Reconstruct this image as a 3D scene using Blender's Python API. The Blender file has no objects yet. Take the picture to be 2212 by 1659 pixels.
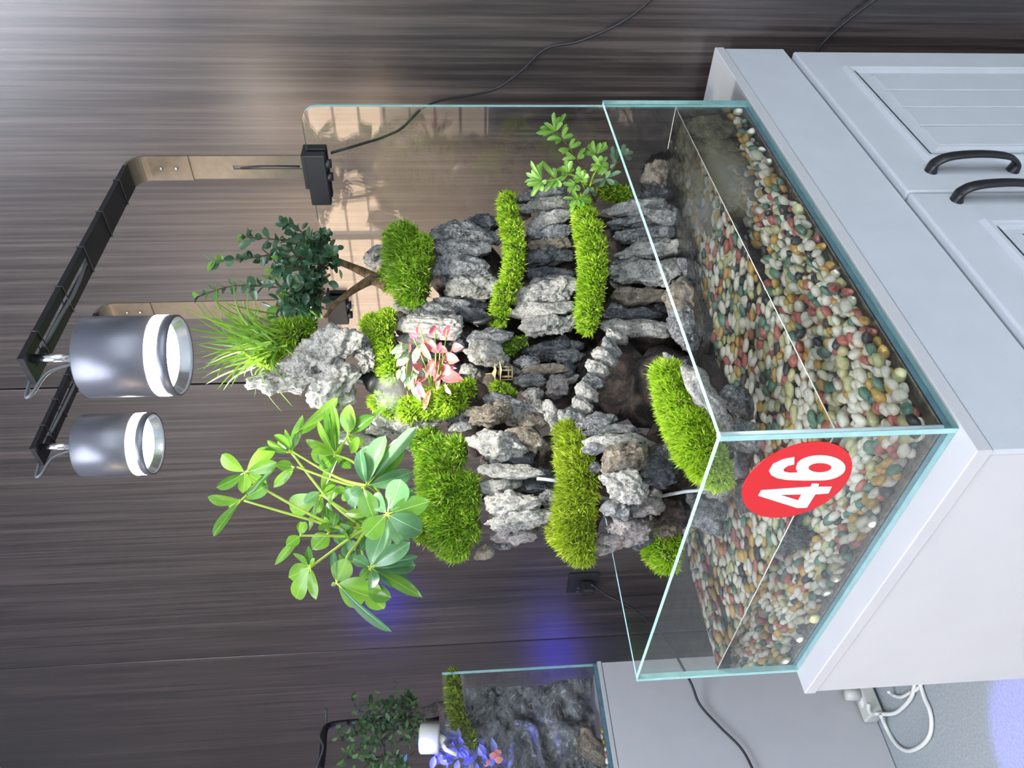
import bpy, bmesh, math, random
import numpy as np
from mathutils import Vector, Matrix

random.seed(7); np.random.seed(7)
sc = bpy.context.scene
COL = sc.collection
T = 0.78                                   # height of the cabinet top above the floor

# ------------------------------------------------------------------ camera
F_PX = 1674.66
CAM = np.array([-0.393454, -0.460297, 0.414521 + T])
_p, _r, _y = -0.0797318, -0.0277057, 0.7867475
FW = np.array([math.cos(_y)*math.cos(_p), math.sin(_y)*math.cos(_p), math.sin(_p)])
RT = np.array([math.sin(_y), -math.cos(_y), 0.0]); UP = np.cross(RT, FW)
RT, UP = RT*math.cos(_r) + UP*math.sin(_r), -RT*math.sin(_r) + UP*math.cos(_r)
cd = bpy.data.cameras.new('camera'); cam = bpy.data.objects.new('camera', cd); COL.objects.link(cam)
cd.sensor_fit = 'HORIZONTAL'; cd.sensor_width = 36.0; cd.lens = F_PX/2212*36.0
cd.clip_start = 0.01; cd.clip_end = 100
M = Matrix.Identity(4)
for i in range(3):
    M[i][0] = -UP[i]; M[i][1] = RT[i]; M[i][2] = -FW[i]; M[i][3] = CAM[i]   # the photo is turned on its side
cam.matrix_world = M
sc.camera = cam

# ------------------------------------------------------------------ view, world, daylight
sc.view_settings.view_transform = 'Standard'
try: sc.view_settings.look = 'None'
except Exception: pass
sc.view_settings.gamma = 1.0
sc.view_settings.use_curve_mapping = False
sc.view_settings.exposure = 0.34
cy = sc.cycles
cy.max_bounces = 9; cy.diffuse_bounces = 3; cy.glossy_bounces = 3
cy.transmission_bounces = 7; cy.transparent_max_bounces = 40; cy.volume_bounces = 1
cy.caustics_refractive = True; cy.caustics_reflective = False
cy.sample_clamp_indirect = 6.0; cy.use_denoising = True
cy.use_adaptive_sampling = True; cy.adaptive_threshold = 0.1; cy.adaptive_min_samples = 16

world = bpy.data.worlds.new('sky'); sc.world = world; world.use_nodes = True
bg = world.node_tree.nodes['Background']
bg.inputs[0].default_value = (0.82, 0.91, 1.0, 1); bg.inputs[1].default_value = 4.6

def area(name, loc, rot, sx, sy, power, color=(1, 1, 1), portal=False):
    l = bpy.data.lights.new(name, 'AREA'); l.shape = 'RECTANGLE'; l.size = sx; l.size_y = sy
    l.energy = power; l.color = color
    if portal: l.cycles.is_portal = True
    o = bpy.data.objects.new(name, l); COL.objects.link(o); o.location = loc; o.rotation_euler = rot
    return o
sun = bpy.data.lights.new('sun', 'SUN'); sun.energy = 26.0; sun.color = (1, 0.86, 0.68); sun.angle = 0.01
so = bpy.data.objects.new('sun', sun); COL.objects.link(so)
so.rotation_euler = Vector((-1.0, 0.12, -0.21)).to_track_quat('-Z', 'Y').to_euler()
XL, YF, YB, ZC = -4.6, -3.6, 5.6, 2.95       # left wall, front wall, far wall, ceiling
WIN_L = (2.2, 5.3, 0.75, 2.70)              # y0,y1,z0,z1 of the window in the left wall
WIN_F = (-4.2, 0.75, 0.55, 2.80)              # x0,x1,z0,z1 of the window in the front wall
area('left window daylight', (XL+.02, (WIN_L[0]+WIN_L[1])/2, (WIN_L[2]+WIN_L[3])/2), (0, math.radians(-90), 0), WIN_L[3]-WIN_L[2], WIN_L[1]-WIN_L[0], 1, portal=True)
area('front window daylight', ((WIN_F[0]+WIN_F[1])/2, YF+.02, (WIN_F[2]+WIN_F[3])/2), (math.radians(90), 0, 0), WIN_F[1]-WIN_F[0], WIN_F[3]-WIN_F[2], 1, portal=True)
area('ceiling panel light', (-1.5, 0.2, ZC-.03), (0, 0, 0), 2.4, 1.2, 96, (0.82, 0.87, 1.0))
area('ceiling panel light', (-2.6, 3.4, ZC-.03), (0, 0, 0), 1.2, 1.2, 20, (0.93, 0.96, 1.0))

# ------------------------------------------------------------------ picking points in space
def ray(x, y):
    return FW + RT*((1659-y)-829.5)/F_PX - UP*(x-1106.0)/F_PX
def at(x, y, D): return Vector(CAM + ray(x, y)*D)
def onx(x, y, X): d = ray(x, y); return Vector(CAM + d*(X-CAM[0])/d[0])
def ony(x, y, Y): d = ray(x, y); return Vector(CAM + d*(Y-CAM[1])/d[1])
def onz(x, y, Z): d = ray(x, y); return Vector(CAM + d*(Z-CAM[2])/d[2])
PXM = 1.0/F_PX                                 # metres per pixel at one metre
TOCAM = Vector(-FW)

# ------------------------------------------------------------------ noise
def _hash(i, j, k, s):
    n = (i*374761393 + j*668265263 + k*2147483647 + s*974634777) & 0xffffffff
    n = ((n ^ (n >> 13))*1274126177) & 0xffffffff
    return ((n ^ (n >> 16)) & 0xffff)/32767.5 - 1.0
def vnoise(P, s=0):
    P = np.asarray(P, float); I = np.floor(P).astype(np.int64); f = P-I; f = f*f*(3-2*f)
    r = 0
    for a in (0, 1):
        for b in (0, 1):
            for c in (0, 1):
                w = (f[:, 0] if a else 1-f[:, 0])*(f[:, 1] if b else 1-f[:, 1])*(f[:, 2] if c else 1-f[:, 2])
                r = r + w*_hash(I[:, 0]+a, I[:, 1]+b, I[:, 2]+c, s)
    return r

# ------------------------------------------------------------------ objects
WLOC = {}
def empty(name, loc, label=None, cat=None, group=None, kind=None):
    o = bpy.data.objects.new(name, None); COL.objects.link(o); o.location = loc
    o.empty_display_size = 0.02
    WLOC[o.name] = Vector(loc); tag(o, label, cat, group, kind); return o
def tag(o, label=None, cat=None, group=None, kind=None):
    if label: o['label'] = label
    if cat: o['category'] = cat
    if group: o['group'] = group
    if kind: o['kind'] = kind
    return o
def adopt(o, parent):
    o.parent = parent; o.matrix_parent_inverse = Matrix.Translation(-WLOC[parent.name])
def mk(name, V, Fc, mat, parent=None, smooth=True, attr=None, mats=None, midx=None):
    V = np.asarray(V, float)
    c = (V.min(0)+V.max(0))/2 if parent is not None or True else np.zeros(3)
    me = bpy.data.meshes.new(name)
    me.from_pydata((V-c).tolist(), [], Fc if isinstance(Fc, list) else Fc.tolist())
    if attr is not None:
        a = me.attributes.new('tint', 'FLOAT', 'POINT'); a.data.foreach_set('value', np.asarray(attr, np.float32))
    if mats:
        for m in mats: me.materials.append(m)
        me.polygons.foreach_set('material_index', midx)
    else: me.materials.append(mat)
    if smooth: me.polygons.foreach_set('use_smooth', [True]*len(me.polygons))
    me.update()
    o = bpy.data.objects.new(name, me); COL.objects.link(o); o.location = c
    WLOC[o.name] = Vector(c)
    if parent is not None: adopt(o, parent)
    return o
def inst(name, me, mtx, parent=None):
    o = bpy.data.objects.new(name, me); COL.objects.link(o)
    if parent is not None:
        o.parent = parent; o.matrix_parent_inverse = Matrix.Translation(-WLOC[parent.name])
    o.matrix_basis = mtx
    WLOC[o.name] = mtx.to_translation()
    return o

def from_bm(name, bm, mat, parent=None, smooth=False):
    V = np.array([v.co[:] for v in bm.verts]); bm.verts.index_update()
    Fc = [[v.index for v in f.verts] for f in bm.faces]; bm.free()
    return mk(name, V, Fc, mat, parent, smooth)
def box_bm(x0, x1, y0, y1, z0, z1, bev=0.0, seg=2, bm=None):
    b = bm or bmesh.new()
    vs = [b.verts.new((x, y, z)) for x in (x0, x1) for y in (y0, y1) for z in (z0, z1)]
    fs = [(0, 1, 3, 2), (4, 6, 7, 5), (0, 4, 5, 1), (2, 3, 7, 6), (0, 2, 6, 4), (1, 5, 7, 3)]
    ff = [b.faces.new([vs[i] for i in f]) for f in fs]
    if bev > 0:
        es = list({e for f in ff for e in f.edges})
        bmesh.ops.bevel(b, geom=es, offset=bev, segments=seg, affect='EDGES', profile=0.5)
    return b
def box(name, x0, x1, y0, y1, z0, z1, mat, parent=None, bev=0.0, seg=2):
    return from_bm(name, box_bm(x0, x1, y0, y1, z0, z1, bev, seg), mat, parent, smooth=False)

def smooth_path(pts, n=6):
    P = [Vector(p) for p in pts]
    if len(P) < 3: return P
    out = []
    for i in range(len(P)-1):
        p0 = P[max(i-1, 0)]; p1 = P[i]; p2 = P[i+1]; p3 = P[min(i+2, len(P)-1)]
        for k in range(n):
            t = k/n
            out.append(0.5*((2*p1)+(p2-p0)*t+(2*p0-5*p1+4*p2-p3)*t*t+(3*p1-p0-3*p2+p3)*t**3))
    out.append(P[-1]); return out
def tube_geo(pts, r, sides=8, cap=True):
    n = len(pts); R = r if hasattr(r, '__len__') else [r]*n
    if len(R) != n: R = list(np.interp(np.linspace(0, 1, n), np.linspace(0, 1, len(R)), R))
    V = []; Fc = []; prev = None
    for i, p in enumerate(pts):
        t = (pts[min(i+1, n-1)]-pts[max(i-1, 0)]).normalized()
        if prev is None:
            a = Vector((0, 0, 1)) if abs(t.z) < .9 else Vector((1, 0, 0)); nrm = t.cross(a).normalized()
        else: nrm = (prev-t*prev.dot(t)).normalized()
        prev = nrm; bn = t.cross(nrm)
        for k in range(sides):
            a = 2*math.pi*k/sides; V.append(p+(nrm*math.cos(a)+bn*math.sin(a))*R[i])
    for i in range(n-1):
        for k in range(sides):
            Fc.append([i*sides+k, i*sides+(k+1) % sides, (i+1)*sides+(k+1) % sides, (i+1)*sides+k])
    if cap: Fc.append(list(range(sides))[::-1]); Fc.append([(n-1)*sides+k for k in range(sides)])
    return [tuple(v) for v in V], Fc
def tube(name, pts, r, mat, parent=None, sides=8, n=6):
    V, Fc = tube_geo(smooth_path(pts, n), r, sides); return mk(name, V, Fc, mat, parent)
def lathe_geo(profile, c, seg=48):
    V = []; Fc = []; n = len(profile)
    for k in range(seg):
        a = 2*math.pi*k/seg
        for (r, z) in profile: V.append((c[0]+r*math.cos(a), c[1]+r*math.sin(a), c[2]+z))
    for k in range(seg):
        for i in range(n-1):
            Fc.append([k*n+i, ((k+1) % seg)*n+i, ((k+1) % seg)*n+i+1, k*n+i+1])
    return V, Fc
def lathe(name, profile, c, mat, parent=None, seg=48, smooth=True):
    V, Fc = lathe_geo(profile, c, seg); return mk(name, V, Fc, mat, parent, smooth)

# ------------------------------------------------------------------ materials
def new_mat(name):
    m = bpy.data.materials.new(name); m.use_nodes = True; nt = m.node_tree
    for n in list(nt.nodes): nt.nodes.remove(n)
    out = nt.nodes.new('ShaderNodeOutputMaterial'); return m, nt, out
def N(nt, t, **kw):
    n = nt.nodes.new(t)
    for k, v in kw.items():
        if k.startswith('i_'):
            key = k[2:]; key = int(key) if key.isdigit() else key.replace('_', ' ')
            n.inputs[key].default_value = v
        else: setattr(n, k, v)
    return n
def ramp(nt, fac, stops, interp='LINEAR'):
    n = nt.nodes.new('ShaderNodeValToRGB'); cr = n.color_ramp; cr.interpolation = interp
    while len(cr.elements) > 1: cr.elements.remove(cr.elements[-1])
    cr.elements[0].position = stops[0][0]; cr.elements[0].color = (*stops[0][1], 1)
    for p, c in stops[1:]:
        e = cr.elements.new(p); e.color = (*c, 1)
    nt.links.new(fac, n.inputs[0]); return n.outputs[0]
def mixc(nt, fac, a, b, mode='MIX'):
    n = nt.nodes.new('ShaderNodeMix'); n.data_type = 'RGBA'; n.blend_type = mode
    for s, v in ((n.inputs[0], fac), (n.inputs[6], a), (n.inputs[7], b)):
        if hasattr(v, 'links') or isinstance(v, bpy.types.NodeSocket): nt.links.new(v, s)
        else: s.default_value = v if not isinstance(v, tuple) else (*v, 1) if len(v) == 3 else v
    return n.outputs[2]
def bump(nt, h, strength, dist):
    b = N(nt, 'ShaderNodeBump'); b.inputs['Strength'].default_value = strength; b.inputs['Distance'].default_value = dist
    nt.links.new(h, b.inputs['Height']); return b.outputs[0]
def simple(name, col, rough=.5, metal=0.0, spec=.5, nz=0.0, nscale=30, bmp=0.0, coat=0.0):
    m, nt, out = new_mat(name); p = N(nt, 'ShaderNodeBsdfPrincipled')
    p.inputs['Roughness'].default_value = rough; p.inputs['Metallic'].default_value = metal
    p.inputs['Specular IOR Level'].default_value = spec; p.inputs['Coat Weight'].default_value = coat
    tc = N(nt, 'ShaderNodeTexCoord'); no = N(nt, 'ShaderNodeTexNoise'); no.inputs['Scale'].default_value = nscale; no.inputs['Detail'].default_value = 6
    nt.links.new(tc.outputs['Object'], no.inputs['Vector'])
    a = tuple(max(0, c*(1-nz)) for c in col); b = tuple(min(1, c*(1+nz)) for c in col)
    nt.links.new(ramp(nt, no.outputs[0], [(.3, a), (.7, b)]), p.inputs['Base Color'])
    if bmp: nt.links.new(bump(nt, no.outputs[0], bmp, .002), p.inputs['Normal'])
    nt.links.new(p.outputs[0], out.inputs[0]); return m
def leaf_mat(name, c1, c2, trans=.4, rough=.35, vein=None):
    m, nt, out = new_mat(name); p = N(nt, 'ShaderNodeBsdfPrincipled'); p.inputs['Roughness'].default_value = rough
    tr = N(nt, 'ShaderNodeBsdfTranslucent'); mx = N(nt, 'ShaderNodeMixShader'); mx.inputs[0].default_value = trans
    oi = N(nt, 'ShaderNodeObjectInfo'); tc = N(nt, 'ShaderNodeTexCoord'); no = N(nt, 'ShaderNodeTexNoise'); no.inputs['Scale'].default_value = 4.0
    nt.links.new(tc.outputs['Generated'], no.inputs['Vector'])
    ad = N(nt, 'ShaderNodeMath', operation='MULTIPLY_ADD'); ad.inputs[1].default_value = .35
    nt.links.new(no.outputs[0], ad.inputs[0]); nt.links.new(oi.outputs['Random'], ad.inputs[2])
    col = ramp(nt, ad.outputs[0], [(.15, c1), (1.0, c2)])
    if vein:
        sx = N(nt, 'ShaderNodeSeparateXYZ'); nt.links.new(tc.outputs['Object'], sx.inputs[0])
        ab = N(nt, 'ShaderNodeMath', operation='ABSOLUTE'); nt.links.new(sx.outputs[0], ab.inputs[0])
        lt = N(nt, 'ShaderNodeMath', operation='LESS_THAN'); nt.links.new(ab.outputs[0], lt.inputs[0]); lt.inputs[1].default_value = .011
        col = mixc(nt, lt.outputs[0], col, vein)
    nt.links.new(col, p.inputs['Base Color']); nt.links.new(col, tr.inputs[0])
    nt.links.new(p.outputs[0], mx.inputs[1]); nt.links.new(tr.outputs[0], mx.inputs[2]); nt.links.new(mx.outputs[0], out.inputs[0]); return m
def rock_mat(name, cols, seed=0.0, rough=.75, patch=.62, white=(.80, .78, .72), scale=1.0):
    dark, mid, light = cols
    m, nt, out = new_mat(name); p = N(nt, 'ShaderNodeBsdfPrincipled'); p.inputs['Roughness'].default_value = rough
    p.inputs['Specular IOR Level'].default_value = .35
    tc = N(nt, 'ShaderNodeTexCoord'); oi = N(nt, 'ShaderNodeObjectInfo')
    ofs = N(nt, 'ShaderNodeVectorMath', operation='ADD')
    mu = N(nt, 'ShaderNodeMath', operation='MULTIPLY'); mu.inputs[1].default_value = 37.0; nt.links.new(oi.outputs['Random'], mu.inputs[0])
    nt.links.new(tc.outputs['Object'], ofs.inputs[0]); nt.links.new(mu.outputs[0], ofs.inputs[1])
    def noi(sc_, det, rg=.6, dist=0.0):
        n = N(nt, 'ShaderNodeTexNoise'); n.inputs['Scale'].default_value = sc_*scale; n.inputs['Detail'].default_value = det
        n.inputs['Roughness'].default_value = rg; n.inputs['Distortion'].default_value = dist
        nt.links.new(ofs.outputs[0], n.inputs['Vector']); return n.outputs[0]
    big = noi(62, 7, .66, .5); fine = noi(420, 8, .75); cr = noi(120, 10, .74, 1.9)
    c = ramp(nt, big, [(.30, dark), (.47, mid), (.66, light)])
    pt = ramp(nt, cr, [(patch-.07, (0, 0, 0)), (patch+.05, (1, 1, 1))])
    c = mixc(nt, pt, c, white)
    ck = ramp(nt, cr, [(.37, (1, 1, 1)), (.44, (0, 0, 0))])
    c = mixc(nt, ck, c, tuple(v*.55 for v in dark))
    sp = ramp(nt, fine, [(.3, (.5, .5, .53)), (.7, (1.22, 1.2, 1.16))])
    c = mixc(nt, 1.0, c, sp, 'MULTIPLY')
    nt.links.new(c, p.inputs['Base Color'])
    ad = N(nt, 'ShaderNodeMath', operation='MULTIPLY_ADD'); ad.inputs[1].default_value = .5
    nt.links.new(fine, ad.inputs[0]); nt.links.new(cr, ad.inputs[2])
    nt.links.new(bump(nt, ad.outputs[0], 1.0, .0055), p.inputs['Normal'])
    nt.links.new(p.outputs[0], out.inputs[0]); return m
def moss_mat(name, dark, mid, bright):
    m, nt, out = new_mat(name); p = N(nt, 'ShaderNodeBsdfPrincipled'); p.inputs['Roughness'].default_value = .55
    tr = N(nt, 'ShaderNodeBsdfTranslucent'); mx = N(nt, 'ShaderNodeMixShader'); mx.inputs[0].default_value = .35
    at_ = N(nt, 'ShaderNodeAttribute', attribute_name='tint')
    c = ramp(nt, at_.outputs['Fac'], [(0, dark), (.45, mid), (.9, bright), (1.0, (.62, .58, .20))])
    nt.links.new(c, p.inputs['Base Color']); nt.links.new(c, tr.inputs[0])
    nt.links.new(p.outputs[0], mx.inputs[1]); nt.links.new(tr.outputs[0], mx.inputs[2]); nt.links.new(mx.outputs[0], out.inputs[0]); return m
def emit(name, col, st):
    m, nt, out = new_mat(name); e = N(nt, 'ShaderNodeEmission'); e.inputs[0].default_value = (*col, 1); e.inputs[1].default_value = st
    nt.links.new(e.outputs[0], out.inputs[0]); return m
def pane_mat(name, tint=(.985, .995, .99), extra=0.0):
    m, nt, out = new_mat(name); t = N(nt, 'ShaderNodeBsdfTransparent'); t.inputs[0].default_value = (*tint, 1)
    g = N(nt, 'ShaderNodeBsdfGlossy'); g.inputs['Roughness'].default_value = 0.0
    fr = N(nt, 'ShaderNodeFresnel'); mx = N(nt, 'ShaderNodeMixShader')
    ge = N(nt, 'ShaderNodeNewGeometry'); mr = N(nt, 'ShaderNodeMapRange'); mr.inputs[3].default_value = 1.5; mr.inputs[4].default_value = 1/1.5   # thin pane: same reflectance on both faces
    nt.links.new(ge.outputs['Backfacing'], mr.inputs[0]); nt.links.new(mr.outputs[0], fr.inputs[0])
    nt.links.new(fr.outputs[0], mx.inputs[0]); nt.links.new(t.outputs[0], mx.inputs[1]); nt.links.new(g.outputs[0], mx.inputs[2])
    nt.links.new(mx.outputs[0], out.inputs[0]); return m

def wood_mat():
    m, nt, out = new_mat('dark wood laminate'); p = N(nt, 'ShaderNodeBsdfPrincipled')
    tc = N(nt, 'ShaderNodeTexCoord')
    def streak(sy, sz, det, seed):
        mp = N(nt, 'ShaderNodeMapping'); mp.inputs['Scale'].default_value = (1, sy, sz); mp.inputs['Location'].default_value = (seed, seed*2.1, seed*.7)
        nt.links.new(tc.outputs['Object'], mp.inputs[0]); n = N(nt, 'ShaderNodeTexNoise'); n.inputs['Scale'].default_value = 1.0
        n.inputs['Detail'].default_value = det; n.inputs['Roughness'].default_value = .62
        nt.links.new(mp.outputs[0], n.inputs['Vector']); return n.outputs[0]
    a = streak(150, 2.2, 7, 1.3); b = streak(28, .9, 5, 7.7)
    ad = N(nt, 'ShaderNodeMath', operation='MULTIPLY_ADD'); ad.inputs[1].default_value = .55; nt.links.new(b, ad.inputs[0]); nt.links.new(a, ad.inputs[2])
    c = ramp(nt, ad.outputs[0], [(.50, (.012, .009, .009)), (.72, (.034, .026, .025)), (.95, (.090, .070, .064))])
    nt.links.new(c, p.inputs['Base Color']); p.inputs['Roughness'].default_value = .33
    p.inputs['Specular IOR Level'].default_value = 1.0
    nt.links.new(bump(nt, a, .12, .001), p.inputs['Normal'])
    nt.links.new(p.outputs[0], out.inputs[0]); return m

MT = {}
MT['wood'] = wood_mat()
MT['white'] = simple('white painted wood', (.515, .515, .53), .42, nz=.02, nscale=14)
MT['whitegrain'] = simple('white wood grain foil', (.52, .54, .58), .45, nz=.03, nscale=20)
MT['floor'] = simple('grey speckled vinyl', (.36, .40, .42), .45, nz=.16, nscale=160)
MT['plaster'] = simple('white plaster', (.78, .79, .80), .8, nz=.02)
MT['greyplaster'] = simple('grey painted plaster', (.30, .31, .33), .8, nz=.03)
MT['black'] = simple('black metal', (.012, .012, .015), .38, nz=.1)
MT['blackplastic'] = simple('black plastic', (.015, .015, .016), .5, nz=.1)
MT['blackpaint'] = simple('satin anthracite paint', (.13, .135, .16), .36, metal=.5, nz=.05, spec=.6)
MT['litmetal'] = simple('brushed dark bronze', (.20, .165, .125), .42, metal=.55, nz=.1, nscale=90)  # brown light on the lamp posts is put into this metal colour
MT['steel'] = simple('polished steel', (.75, .75, .75), .18, metal=1.0, nz=.03)
MT['cable'] = simple('black cable rubber', (.02, .02, .022), .5)
MT['greycable'] = simple('grey cable', (.10, .11, .12), .45)
MT['whitecable'] = simple('white cable', (.78, .79, .76), .45)
MT['ringglow'] = emit('lamp ring glow', (1.0, .93, .80), 55.0)
MT['ledglow'] = emit('lamp led glow', (.97, 1.0, .98), 14.0)
MT['pane'] = pane_mat('clear glass')
MT['edge'] = simple('green glass edge', (.33, .58, .57), .12, nz=.12, nscale=60, spec=.7)
MT['edgeblue'] = simple('dark glass edge', (.10, .19, .24), .12, nz=.2, nscale=60, spec=.7)
MT['red'] = simple('glossy red sticker', (.60, .008, .014), .25)
MT['stickerwhite'] = simple('white print', (.66, .67, .71), .3)
MT['gold'] = simple('pale gold metal', (.72, .56, .30), .35, metal=.4)

# ------------------------------------------------------------------ the room
box('floor', XL, .9, YF, YB, -.05, 0, MT['floor'])['kind'] = 'structure'
box('ceiling', XL, .9, YF, YB, ZC, ZC+.05, MT['plaster'])['kind'] = 'structure'
box('wall_far', XL, .9, YB, YB+.08, 0, ZC, MT['greyplaster'])['kind'] = 'structure'
XW = 0.80
wb = box('wall_back', XW+.012, XW+.10, YF, YB, 0, ZC, MT['black']); wb['kind'] = 'structure'
ys = [-3.6, -2.95, -1.73, -.508, .712, 1.932, 3.152, 4.372, 5.592]
for a, b in zip(ys[:-1], ys[1:]):
    box('wall_panel', XW, XW+.0125, a+.0025, b-.0025, .08, ZC-.01, MT['wood'], wb, bev=.0012, seg=1)
box('baseboard_back', XW-.012, XW, YF, YB, 0, .08, MT['black'])['kind'] = 'structure'
def wall_with_hole(name, axis, pos, a0, a1, h0, h1, w):
    t = .10; bm = bmesh.new()
    for (p, q, r, s) in ((a0, w[0], h0, h1), (w[1], a1, h0, h1), (w[0], w[1], h0, w[2]), (w[0], w[1], w[3], h1)):
        if axis == 'x': box_bm(pos-t, pos, p, q, r, s, bm=bm)
        else: box_bm(p, q, pos-t, pos, r, s, bm=bm)
    o = from_bm(name, bm, MT['greyplaster']); o['kind'] = 'structure'; return o
wall_with_hole('wall_left', 'x', XL, YF, YB, 0, ZC, WIN_L)
wall_with_hole('wall_front', 'y', YF, XL, .9, 0, ZC, WIN_F)
def window(name, axis, pos, w, n):
    bm = bmesh.new()
    for k in range(n+1):
        c = w[0]+(w[1]-w[0])*k/n
        if axis == 'x': box_bm(pos-.08, pos-.02, c-.03, c+.03, w[2], w[3], bm=bm)
        else: box_bm(c-.03, c+.03, pos-.08, pos-.02, w[2], w[3], bm=bm)
    for h in (w[2]+.03, w[3]-.03):
        if axis == 'x': box_bm(pos-.08, pos-.02, w[0], w[1], h-.03, h+.03, bm=bm)
        else: box_bm(w[0], w[1], pos-.08, pos-.02, h-.03, h+.03, bm=bm)
    o = from_bm(name, bm, MT['white']); o['kind'] = 'structure'
window('window_1', 'x', XL, WIN_L, 2); window('window_2', 'y', YF, WIN_F, 3)
# the sunlit paved yard and brick wall outside the window, which the tall glass mirrors
def brick_mat():
    m, nt, out = new_mat('pale brick'); p = N(nt, 'ShaderNodeBsdfPrincipled'); p.inputs['Roughness'].default_value = .9
    tc = N(nt, 'ShaderNodeTexCoord'); mp = N(nt, 'ShaderNodeMapping'); mp.inputs['Rotation'].default_value = (math.radians(90), 0, math.radians(90))
    b = N(nt, 'ShaderNodeTexBrick'); b.inputs['Scale'].default_value = 1.0; b.inputs['Mortar Size'].default_value = .022; b.inputs['Brick Width'].default_value = .36; b.inputs['Row Height'].default_value = .30
    b.inputs['Color1'].default_value = (.80, .62, .48, 1); b.inputs['Color2'].default_value = (.72, .55, .42, 1); b.inputs['Mortar'].default_value = (.18, .13, .11, 1)
    nt.links.new(tc.outputs['Object'], mp.inputs[0]); nt.links.new(mp.outputs[0], b.inputs['Vector'])
    nt.links.new(b.outputs[0], p.inputs['Base Color']); nt.links.new(p.outputs[0], out.inputs[0]); return m
MT['brick'] = brick_mat()
box('wall_outside', -9.2, -9.0, -2, 12, -.2, 4.6, MT['brick'])['kind'] = 'structure'
box('ground', -14, XL-.1, -8, 12, -.3, -.2, simple('pale paving', (.5, .47, .43), .9))['kind'] = 'structure'

# ------------------------------------------------------------------ cabinet under the tank
CX0, CX1, CY0, CY1 = -.027, .772, -.003, .449
cab = empty('cabinet', (.37, .22, 0), 'white two-door cabinet with black handles carrying the glass tank marked 46', 'cabinet')
box('top_board', CX0, CX1, CY0, CY1, T-.014, T, MT['white'], cab, bev=.0008, seg=1)
box('body', CX0+.0015, .745, .004, CY1-.002, .002, T-.0145, MT['white'], cab, bev=.0008, seg=1)
box('apron', CX0+.001, .768, CY0+.0005, .004, T-.106, T-.0148, MT['whitegrain'], cab, bev=.0006, seg=1)
def door(x0, x1, z0, z1, hx):
    d = box('door', x0, x1, -.011, .0035, z0, z1, MT['whitegrain'], cab, bev=.003, seg=3)
    mx0, mx1, mz0, mz1 = x0+.067, x1-.058, z0+.05, z1-.052
    def frame(name, a, b, c, e, w, y0, y1, bev):
        bm = bmesh.new()
        prof = [(0, y1), (w*.25, y0), (w*.6, y0), (w, y1)]
        rings = []
        for (ins, yy) in prof:
            rings.append([bm.verts.new(v) for v in ((a+ins, yy, c+ins), (b-ins, yy, c+ins), (b-ins, yy, e-ins), (a+ins, yy, e-ins))])
        for i in range(len(rings)-1):
            for k in range(4): bm.faces.new([rings[i][k], rings[i][(k+1) % 4], rings[i+1][(k+1) % 4], rings[i+1][k]])
        return from_bm(name, bm, MT['whitegrain'], d)
    frame('moulding', mx0, mx1, mz0, mz1, .013, -.0165, -.0105, 0)
    frame('moulding', mx0+.013, mx1-.013, mz0+.013, mz1-.013, .018, -.0105, -.0145, 0)
    n = 4; w = (mx1-mx0-.062)/n
    for k in range(n):
        box('slat', mx0+.031+k*w+.0012, mx0+.031+(k+1)*w-.0012, -.0155, -.011, mz0+.031, mz1-.031, MT['whitegrain'], d, bev=.0012, seg=1)
    # bow handle
    zt, zb = T-.157, T-.259
    pts = [Vector((hx, -.011, zt)), Vector((hx, -.022, zt-.001)), Vector((hx, -.030, zt-.016)), Vector((hx, -.033, (zt+zb)/2)), Vector((hx, -.030, zb+.016)), Vector((hx, -.022, zb+.001)), Vector((hx, -.011, zb))]
    P = smooth_path(pts, 8); n_ = len(P); V = []; Fc = []
    for i, p in enumerate(P):
        t = (P[min(i+1, n_-1)]-P[max(i-1, 0)]).normalized(); nn = Vector((1, 0, 0)); bb = t.cross(nn).normalized()
        q = abs(i/(n_-1)-.5)*2; wx = .0075+.001*q; wt = .0030+.0045*max(0, q-.62)/.38
        for k in range(10):
            a = 2*math.pi*k/10; V.append(tuple(p+nn*wx*math.cos(a)+bb*wt*math.sin(a)))
    for i in range(n_-1):
        for k in range(10): Fc.append([i*10+k, i*10+(k+1) % 10, (i+1)*10+(k+1) % 10, (i+1)*10+k])
    h = mk('handle', V, Fc, MT['black'], d); h['label'] = 'black bow handle'
door(.3455, .738, .07, T-.1085, .3895)
door(-.024, .3425, .07, T-.1085, .3260)
box('plinth', -.015, .73, .03, CY1-.01, 0, .07, MT['white'], cab)

# ------------------------------------------------------------------ glass tank
TW, TD, TH, G = .598, .448, .20, .006
tank = empty('aquarium_tank', (TW/2, TD/2, T), 'open glass tank with tall rear pane on the white cabinet', 'fish tank')
def pane(name, x0, x1, y0, y1, z0, z1, thin, parent=tank, edge='edge'):
    bm = box_bm(x0, x1, y0, y1, z0, z1); V = [v.co[:] for v in bm.verts]; bm.verts.index_update()
    Fc = [[v.index for v in f.verts] for f in bm.faces]; bm.normal_update()
    idx = [0 if abs(f.normal[thin]) > .5 else 1 for f in bm.faces]; bm.free()
    return mk(name, V, Fc, None, parent, smooth=False, mats=[MT['pane'], MT[edge]], midx=idx)
e = .0004
pane('front_pane', 0, TW, 0, G, T+e, T+TH, 1)
pane('side_pane', 0, G, G+e, TD-G-e, T+e, T+TH, 0)
pane('far_pane', 0, TW, TD-G, TD, T+e, T+TH, 1)
pane('bottom_pane', G+e, TW-G-e, G+e, TD-G-e, T+e, T+G, 2, edge='edgeblue')
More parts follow.
